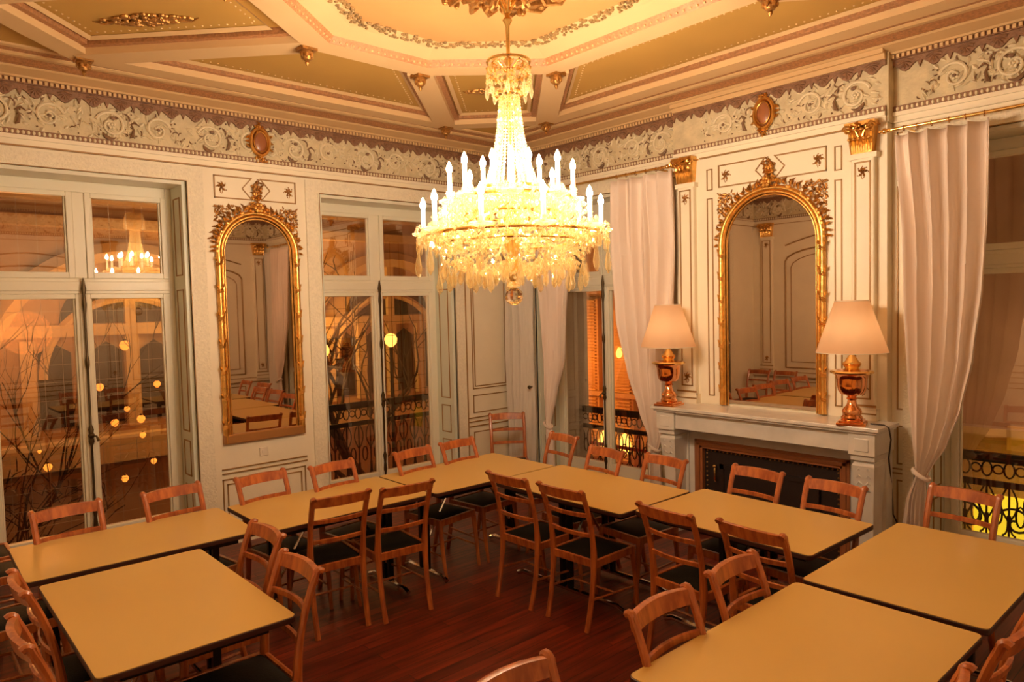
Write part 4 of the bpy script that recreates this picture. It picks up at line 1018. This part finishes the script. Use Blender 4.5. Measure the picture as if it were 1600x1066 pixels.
for k in range(10):
    a = k * PI / 5 + .3; mb.tube([(.012 * math.cos(a), .012 * math.sin(a), 2.7), (.2 * math.cos(a), .2 * math.sin(a), 2.62), (.34 * math.cos(a), .34 * math.sin(a), 2.52), (.5 * math.cos(a), .5 * math.sin(a), 2.50)], .007, 5)
mb.lathe([(.012, 2.65), (.05, 2.60), (.06, 2.5), (.03, 2.4), (.05, 2.32), (.02, 2.24), (.012, 2.20)], seg=12)
C(mb, 'gilt_frame', 'brass')
VA = math.atan2(-.67, .742)
def drop(mb, x, y, z, L, W, rot=0, seg=6):      # almond shaped faceted pendant hanging from z
    prof = [(.02, 0), (.35, -.12), (.30, -.2), (.7, -.45), (1, -.68), (.72, -.86), (.02, -1)]
    vs = []; fs = []; n = len(prof)
    for r, zz in prof:
        for k in range(seg): a = 2 * PI * k / seg + rot; vs.append((x + r * W * math.cos(a), y + r * W * .6 * math.sin(a), z + zz * L))
    for i in range(n - 1):
        for k in range(seg): fs.append((i * seg + k, i * seg + (k + 1) % seg, (i + 1) * seg + (k + 1) % seg, (i + 1) * seg + k))
    mb.add(vs, fs)
def octa(mb, x, y, z, r, rr):
    a = rr.uniform(0, PI); c, s_ = math.cos(a) * r, math.sin(a) * r
    mb.add([(x + c, y + s_, z), (x - s_, y + c, z), (x - c, y - s_, z), (x + s_, y - c, z), (x, y, z + r * 1.2), (x, y, z - r * 1.2)], [(0, 1, 4), (1, 2, 4), (2, 3, 4), (3, 0, 4), (1, 0, 5), (2, 1, 5), (3, 2, 5), (0, 3, 5)])
# candle arms
cand = []
for tier, (n, R, zp, zt, off) in enumerate(((10, .505, 2.52, 2.72, 0), (8, .35, 2.70, 2.92, 0), (5, .17, 2.74, 2.96, .3))):
    for k in range(n):
        a = VA + off + 2 * PI * k / n; c, s_ = math.cos(a), math.sin(a)
        mb = MB(); r0 = R * .3
        mb.tube([(c * (r0 + (R - r0) * t), s_ * (r0 + (R - r0) * t), zp - .02 - .09 * math.sin(PI * t) * (1 if tier == 0 else .6)) for t in [i / 10 for i in range(11)]], .0085, 6)
        arm = C(mb, 'candle_arm', 'crystal')
        mb = MB(); mb.lathe([(.012, -.03), (.02, -.022), (.062, -.006), (.066, .004), (.03, .006), (.018, .012), (.016, .03), (.022, .034)], (c * R, s_ * R, zp), 14)
        mb.build('drip_plate', 'crystal', arm, smooth=True)
        mb = MB(); mb.lathe([(.0125, 0), (.0125, zt - zp - .075), (.009, zt - zp - .068)], (c * R, s_ * R, zp + .012), 10); mb.build('candle_sleeve', 'candle', arm, smooth=True)
        mb = MB(); mb.lathe([(.006, 0), (.0155, .018), (.0165, .032), (.009, .055), (.001, .07)], (c * R, s_ * R, zt - .065), 10); mb.build('flame_bulb', 'bulb', arm, smooth=True)
        cand.append((c * R, s_ * R, zp, a))
# hanging crystal pendants, the larger ones, each a part
for (x, y, z, a) in cand[:10]:
    for j, da in enumerate((-.11, 0, .11)):
        r = .505 + (.035 if j == 1 else .03); mb = MB(); L = .17 if j == 1 else .10
        drop(mb, r * math.cos(a + da), r * math.sin(a + da), z - (.08 if j == 1 else .02), L, .025 if j == 1 else .014, a); C(mb, 'crystal_pendant', 'crystal', smooth=False)
rr = random.Random(21)
for k in range(34):
    a = 2 * PI * k / 34; r = .40 + .03 * math.sin(k * 2.3); mb = MB(); drop(mb, r * math.cos(a), r * math.sin(a), 2.36 - .03 * (k % 3), rr.uniform(.10, .135), .024, a); C(mb, 'crystal_pendant', 'crystal', smooth=False)
for k in range(20):
    a = 2 * PI * k / 20; r = .26; mb = MB(); drop(mb, r * math.cos(a), r * math.sin(a), 2.33 - .02 * (k % 2), .11, .022, a); C(mb, 'crystal_pendant', 'crystal', smooth=False)
for k in range(8):
    a = 2 * PI * k / 8; r = .125; mb = MB(); drop(mb, r * math.cos(a), r * math.sin(a), 3.37, .11, .015, a); C(mb, 'crystal_pendant', 'crystal', smooth=False)
# bead strings and mass of small crystals
mb = MB()
for k in range(26):                                      # cone of bead chains from crown to upper tier
    a = 2 * PI * k / 26
    for i in range(34):
        t = i / 33; z = 3.27 - .58 * t; r = .055 + .045 * t + .10 * t ** 3; octa(mb, r * math.cos(a), r * math.sin(a), z, .0085 + .003 * t, rr)
C(mb, 'bead_strings', 'crystal', smooth=False, kind='stuff')
mb = MB()
for _ in range(1500):
    a = rr.uniform(0, 2 * PI); q = rr.random(); z = 2.50 + .25 * q; r = (.56 - .20 * q) * rr.uniform(.45, 1.0); octa(mb, r * math.cos(a), r * math.sin(a), z, rr.uniform(.008, .015), rr)
for _ in range(2300):
    a = rr.uniform(0, 2 * PI); t = rr.random()
    if t < .30: r = rr.uniform(.15, .40); z = 2.74 - .12 * (r / .4) + rr.uniform(-.05, .03)
    elif t < .62: r = rr.uniform(.30, .55); z = rr.uniform(2.44, 2.55)
    else: q = rr.random(); z = 2.50 - .20 * q; r = (.52 - .16 * q) * rr.uniform(.72, 1.02)
    octa(mb, r * math.cos(a), r * math.sin(a), z, rr.uniform(.007, .014), rr)
for _ in range(450):
    a = rr.uniform(0, 2 * PI); r = rr.uniform(.08, .36); octa(mb, r * math.cos(a), r * math.sin(a), 2.36 - .10 * (1 - r / .36) + rr.uniform(-.03, .03), rr.uniform(.008, .014), rr)
for _ in range(420):
    a = rr.uniform(0, 2 * PI); z = rr.uniform(3.28, 3.49); r = .05 + .075 * math.sin((z - 3.25) / .26 * PI) ** .7; octa(mb, r * math.cos(a), r * math.sin(a), z, rr.uniform(.006, .011), rr)
for k in range(24):                                      # swags of small drops under lower tier
    a = 2 * PI * k / 24
    for i in range(9): t = i / 8; b = a + t * 2 * PI / 24; octa(mb, .54 * math.cos(b), .54 * math.sin(b), 2.50 - .05 * math.sin(PI * t), .009, rr)
C(mb, 'crystal_clusters', 'crystal', smooth=False, kind='stuff')
mb = MB(); mb.ball((0, 0, 2.155), .052, 16, 10); C(mb, 'crystal_ball', 'ball', smooth=False)
mb = MB(); mb.lathe([(.012, 2.25), (.03, 2.23), (.04, 2.215), (.02, 2.205)], seg=12); C(mb, 'ball_cap', 'crystal')
# ceiling rosette
mb = MB(); r_ = random.Random(8)
for k in range(16):
    a = 2 * PI * k / 16
    for j in range(3):
        b = a + r_.uniform(-.12, .12); r0 = .06 + .07 * j
        mb.tube([(r0 * math.cos(b), r0 * math.sin(b), -.04), ((r0 + .06) * math.cos(b + .1), (r0 + .06) * math.sin(b + .1), -.075 + .01 * j), ((r0 + .13) * math.cos(b - .05), (r0 + .13) * math.sin(b - .05), -.055), ((r0 + .15) * math.cos(b - .2), (r0 + .15) * math.sin(b - .2), -.035)], [.012, .018, .014, .004], 6)
for _ in range(190):
    a = r_.uniform(0, 6.28); r = .34 * math.sqrt(r_.random()); s_ = r_.uniform(.010, .024); mb.ball((r * math.cos(a), r * math.sin(a), -.03 - .03 * r_.random()), (s_, s_, s_), 6, 4)
mb.lathe([(.34, 0), (.33, -.025), (.2, -.03), (.08, -.05), (.03, -.07)], seg=32); mb.v = [(a * 1.18, b * 1.18, c * 1.75) for a, b, c in mb.v]
tag(mb.build('ceiling_rosette', 'oldgold', None, smooth=True, loc=(HX, HY, BZ + .085)), 'large round gilded leaf rosette on the ceiling where the chandelier hangs', 'ceiling ornament')

# ------------------------------------------------------------------ outside
mb = MB(); mb.box(-12, 30, 6.92, 40, -4.2, -4.0); mb.box(6.22, 30, -12, 6.92, -4.2, -4.0)
tag(mb.build('street_ground', 'asphalt'), kind='structure')
# balcony slabs and railings
def balcony(fr, u0, u1, dpt, zr, lab, dense=True, slab=True):
    """fr maps (u, distance outwards, z)"""
    if slab: tag(MB(fr).box(u0 - .2, u1 + .2, .42, dpt + .10, -.15, -.02).build('balcony_slab', 'concrete'), lab[0], 'balcony')
    root = empty('balcony_railing', label=lab[1], cat='railing')
    m1 = MB(fr); m1.box(u0 - .15, u1 + .15, dpt - .025, dpt + .025, zr - .055, zr + .018); m1.box(u0 - .15, u1 + .15, dpt - .015, dpt + .015, .03, .055)
    m1.box(u0 - .15, u1 + .15, dpt - .012, dpt + .012, zr - .25, zr - .20); m1.build('hand_rail', 'iron', root)
    m2 = MB(fr); x = u0 - .1
    k = 0
    while x < u1 + .12:
        m2.tube([(x, dpt, .05), (x, dpt, zr - .2)], .008, 6)
        for s_ in (-1, 1):
            m2.tube([(x + s_ * (.008 + .055 * (1 - i / 14) * (1 - math.cos(i * .55)) * .5), dpt, .12 + i * .018 + .03 * math.sin(i * .55)) for i in range(14)], .007, 5)
            m2.tube([(x + s_ * .055 * math.sin(i / 9 * PI), dpt, zr - .22 - i * .033) for i in range(10)], .007, 5)
        m2.tube([(x + .035 * math.cos(t * 2 * PI / 12), dpt, zr - .11 + .06 * math.sin(t * 2 * PI / 12)) for t in range(12)], .007, 5, closed=True)
        m2.tube([(x + .075 + .035 * math.cos(t * 2 * PI / 12), dpt, zr - .11 + .035 * math.sin(t * 2 * PI / 12)) for t in range(12)], .007, 5, closed=True)
        m2.tube([(x + .075 + .03 * math.cos(t * 2 * PI / 12), dpt, zr * .45 + .08 * math.sin(t * 2 * PI / 12)) for t in range(12)], .008, 5, closed=True)
        x += .15; k += 1
    m2.build('scroll_ironwork', 'iron', root, smooth=True); return root
oA = lambda p: (p[0], YA + p[1], p[2]); oB = lambda p: (XB + p[1], p[0], p[2])
balcony(oA, 3.40, 4.95, .62, 1.05, ('stone balcony slab outside the second left window', 'black scrolled iron railing outside the second left window'))
balcony(oB, 4.42, 6.0, .70, .84, ('stone balcony slab outside the corner window', 'black scrolled iron railing outside the corner window'))
balcony(oB, .25, 1.9, .70, .84, ('stone balcony slab outside the right window', 'black scrolled iron railing outside the right window'))
# exterior folded shutters
mb = MB(oB); mb.box(5.93, 5.97, .42, .80, .05, 3.2)
for k in range(60): mb.box(5.922, 5.93, .45, .77, .12 + k * .05, .12 + k * .05 + .012)
tag(mb.build('window_shutter', 'extshutter'), 'blue grey folded outside shutter seen through the corner window', 'shutter')
# wire screen outside window 1
mb = MB(oA); x = .4
while x < 2.3: mb.tube([(x, .55, -.05), (x, .55, 3.2)], .0022, 4); x += .135
z = .05
while z < 2.5: mb.tube([(.35, .552, z), (2.35, .552, z)], .0022, 4); z += .15
mb.tube([(.35, .55, -.05), (.35, .55, 3.2), (2.35, .55, 3.2), (2.35, .55, -.05)], .01, 6, closed=True)
tag(mb.build('wire_screen', 'wire'), 'thin square wire mesh screen outside the left window', 'wire mesh')
mb = MB(oA); x = 3.3
while x < 5.1: mb.tube([(x, .50, 1.0), (x, .50, 2.5)], .003, 4); x += .145
z = 1.0
while z < 2.5: mb.tube([(3.25, .502, z), (5.1, .502, z)], .003, 4); z += .16
tag(mb.build('wire_screen', 'iron'), 'dark square wire mesh screen above the railing outside the second left window', 'wire mesh')
# facade opposite the left windows
fcd = empty('opposite_building', (3, 13, -4), label='stone arched building lit orange across the street, seen through the left windows', cat='building')
def FP(o): o.parent = fcd; o.matrix_parent_inverse = Matrix.Translation((-3, -13, 4)); return o
mb = MB(); mb.box(-4, 16, 13, 14, -4, 9); FP(mb.build('facade_wall', 'concrete'))
fO = lambda p: (p[0], 13 - p[1], p[2])
for c in (-1.8, 3.2, 8.2, 13.2):
    mb = MB(fO); mb.tube(arc(c, 1.15, 2.0, 0, PI, 28, .06), .17, 6); mb.tube(arc(c, 1.15, 1.25, 0, PI, 22, .05), .07, 6)
    mb.box(c - 2.17, c - 1.83, 0, .18, -.1, 1.2); mb.box(c + 1.83, c + 2.17, 0, .18, -.1, 1.2)
    for k in range(-2, 3): mb.box(c + k * .72 - .10, c + k * .72 + .10, 0, .14, .3, 1.75 if abs(k) == 2 else 1.95)
    mb.box(c - 1.75, c + 1.75, 0, .16, 1.80, 1.98); mb.box(c - .08, c + .08, 0, .12, 1.98, 3.0)
    w_ = FP(mb.build('arched_window', 'facadelit'))
    for k in range(4):
        a = c - 1.44 + .72 * k + .14
        mb = MB(fO); mb.prism([(a, .38), (a + .44, .38), (a + .44, 1.55), (a + .22, 1.70), (a, 1.55)], .01, .03); q = mb.build('window_glass', 'darkwin', w_)
    mb = MB(fO); mb.prism([(p[0], p[2]) for p in arc(c, 2.0, 1.0, 0, PI, 14, rz=.8)], .01, .03); mb.build('window_glass', 'darkwin', w_)
for z, h_ in ((-2.3, .16), (-.25, .42), (3.5, .16), (3.9, .16)): mb = MB(); mb.box(-4, 16, 12.75, 13, z, z + h_); FP(mb.build('string_course', 'facadelit'))
# facade opposite the right windows
fc2 = empty('side_building', (9.5, 4, -4), label='plain building with orange lit louvred shutters seen through the corner and right windows', cat='building')
def F2(o): o.parent = fc2; o.matrix_parent_inverse = Matrix.Translation((-9.5, -4, 4)); return o
mb = MB(); mb.box(9.5, 10.5, -6, 12, -4, 8); F2(mb.build('facade_wall', 'concrete'))
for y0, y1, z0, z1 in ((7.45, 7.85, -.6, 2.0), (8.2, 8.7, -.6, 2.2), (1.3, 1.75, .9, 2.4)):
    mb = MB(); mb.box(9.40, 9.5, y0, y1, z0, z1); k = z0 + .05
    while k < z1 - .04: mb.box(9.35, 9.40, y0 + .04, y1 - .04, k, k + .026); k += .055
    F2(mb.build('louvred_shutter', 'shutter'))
mb = MB(); mb.box(9.3, 9.5, -6, 12, -.95, -.78); mb.box(9.3, 9.5, -6, 12, .52, .60); F2(mb.build('string_course', 'facadelit'))
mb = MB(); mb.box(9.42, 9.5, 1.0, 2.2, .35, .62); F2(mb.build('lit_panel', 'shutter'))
# yellow awning and shop window
mb = MB(); mb.box(8.6, 9.2, .2, 2.30, -.95, -.12); tag(mb.build('lit_awning', 'yellowsign'), 'bright yellow lit awning seen low through the right window', 'awning')
mb = MB(); mb.box(8.7, 9.2, 2.34, 3.4, -.95, -.2); tag(mb.build('lit_shop_sign', 'facadelit'), 'pale lit panel beside the yellow awning outside the right window', 'sign')
mb = MB(oB)
for k in range(5):
    c = .5 + k * .33; mb.tube([(c + .14 * (1 - i / 22) * math.cos(i * .4), .86, .28 + .14 * (1 - i / 22) * math.sin(i * .4)) for i in range(20)], .010, 6)
tag(mb.build('scroll_bracket', 'iron'), 'black iron scrolls in front of the yellow awning outside the right window', 'ironwork')
# red lit awning below the corner window
mb = MB(); mb.add([(7.0, 4.4, .30), (8.0, 4.4, .05), (8.0, 8, .05), (7.0, 8, .30), (7.0, 4.4, .26), (8.0, 4.4, .0), (8.0, 8, .0), (7.0, 8, .26)], [(0, 1, 2, 3), (4, 5, 6, 7), (0, 1, 5, 4), (2, 3, 7, 6), (1, 2, 6, 5), (0, 3, 7, 4)])
tag(mb.build('red_awning', 'redcar'), 'red awning glowing behind the railing of the corner window', 'awning')
for (x, y, z, s_), lab in (((9.28, 8.0, -.25, .10), 'bright shop light low behind the corner window railing, left one'), ((9.28, 7.55, -.27, .11), 'bright shop light low behind the corner window railing, right one'), ((9.28, 7.03, .31, .04), 'tiny white light right of the bolt in the corner window'), ((9.28, 7.64, 1.27, .055), 'small lamp beside the orange shutter in the corner window')):
    mb = MB(); mb.ball((0, 0, 0), (s_, s_, s_ * 1.4), 10, 6); mb.lathe([(s_ * .5, s_ * 1.2), (s_ * .6, s_ * 1.5), (.01, s_ * 1.9)], seg=8); mb.tube([(0, 0, s_ * 1.5), (.24, 0, s_ * 1.5)], .012, 6); tag(mb.build('outdoor_lamp', 'lampwhite', None, True, loc=(x, y, z)), lab, 'lamp')
# lanterns outside window 1
LT = [(2.28, 1.75, .10, 'upper orange lantern glowing in the right pane of the left window'), (1.99, 1.27, .075, 'orange lantern low beside the window bolt'), (2.62, 1.25, .07, 'orange lantern at the right edge of the left window'),
      (2.13, .83, .075, 'orange lantern, left of the cluster of three low in the left window'), (2.42, .84, .08, 'orange lantern, right of the cluster of three low in the left window'), (2.27, .98, .055, 'orange lantern at the top of the low cluster in the left window'), (2.43, .64, .06, 'orange lantern at the bottom of the low cluster in the left window'),
      (1.43, .41, .075, 'orange lantern in the left pane of the left window'), (1.36, .60, .035, 'tiny orange lantern in the left pane above the larger one'), (2.54, .30, .06, 'orange lantern low at the right of the left window'), (2.21, .14, .07, 'orange lantern lowest in the right pane of the left window')]
for x, z, s_, lab in LT:
    s_ *= .62
    root = empty('hanging_lantern', (x, 9.5, z), label=lab, cat='lantern', group='orange lanterns in the trees outside the left window')
    MB().lathe([(s_ * .35, -s_), (s_ * .8, -s_ * .5), (s_, .0), (s_ * .75, s_ * .6), (s_ * .3, s_ * .9)], seg=10).build('lantern_globe', 'lantern', root, smooth=True)
    MB().lathe([(s_ * .35, s_ * .85), (s_ * .4, s_ * 1.0), (.01, s_ * 1.25)], seg=8).build('lantern_cap', 'iron', root)
for x, z, lab in ((4.86, 1.62, 'bright yellow street lamp in the left pane of the second window'), (6.02, 1.72, 'bright yellow street lamp in the right pane of the second window')):
    root = empty('street_lamp', (x, 9.5, -4), label=lab, cat='street lamp')
    MB().tube([(0, 0, 0), (0, 0, 3.9 + z - .1)], [.05, .025], 8).build('lamp_post', 'iron', root)
    mb = MB(); mb.lathe([(.03, 0), (.09, .06), (.10, .13), (.07, .19), (.025, .21)], (0, 0, 3.9 + z - .1), 12); mb.build('lamp_globe', 'lampwhite', root, smooth=True)
# bare tree
def tree(x, y, z0, lab, seed, lean=0, H=5.5, n0=1, r0=.12):
    rr = random.Random(seed); mb = MB()
    def br(p, d, L, r, lev):
        pts = [p]; q = p.copy(); dd = d.copy()
        for k in range(5): dd = (dd + Vector((rr.uniform(-.22, .22), rr.uniform(-.22, .22), rr.uniform(-.08, .16)))).normalized(); q = q + dd * L / 5; pts.append(q.copy())
        mb.tube(pts, [r * (1 - .10 * k) for k in range(6)], 6)
        if lev < 4:
            for k in range(3 if lev else 4):
                b = pts[rr.randint(2, 5)]; nd = (dd + Vector((rr.uniform(-1, 1), rr.uniform(-.7, .7), rr.uniform(-.3, .8)))).normalized(); br(b, nd, L * .66, r * .55, lev + 1)
    br(Vector((0, 0, 0)), Vector((lean, 0, 1)).normalized(), H * .62, r0, 0)
    tag(mb.build('bare_tree', 'bark', None, smooth=True, loc=(x, y, z0)), lab, 'tree')
tree(6.7, 10.3, -2.9, 'bare dark tree branching across the second left window', 3, -.10, 5.0)
tree(.6, 9.2, -3.0, 'bare dark tree in front of the arched building in the left window', 8, .08, 4.6, r0=.04)
mb = MB(); rr = random.Random(6)
for _ in range(240):
    x = rr.uniform(-.6, 1.9); y = rr.uniform(8.2, 9.0); z = rr.uniform(-1.6, .75 - .25 * abs(x - .3)); a = rr.uniform(0, 6.28); L = rr.uniform(.1, .35)
    mb.tube([(x, y, z), (x + L * .5 * math.cos(a), y, z + L * .5 * math.sin(a) + .03), (x + L * math.cos(a), y + .05, z + L * math.sin(a))], [.006, .008, .003], 4)
tag(mb.build('bare_shrub', 'bark', kind='stuff'), 'dark tangled twigs low in the left window', 'shrub')
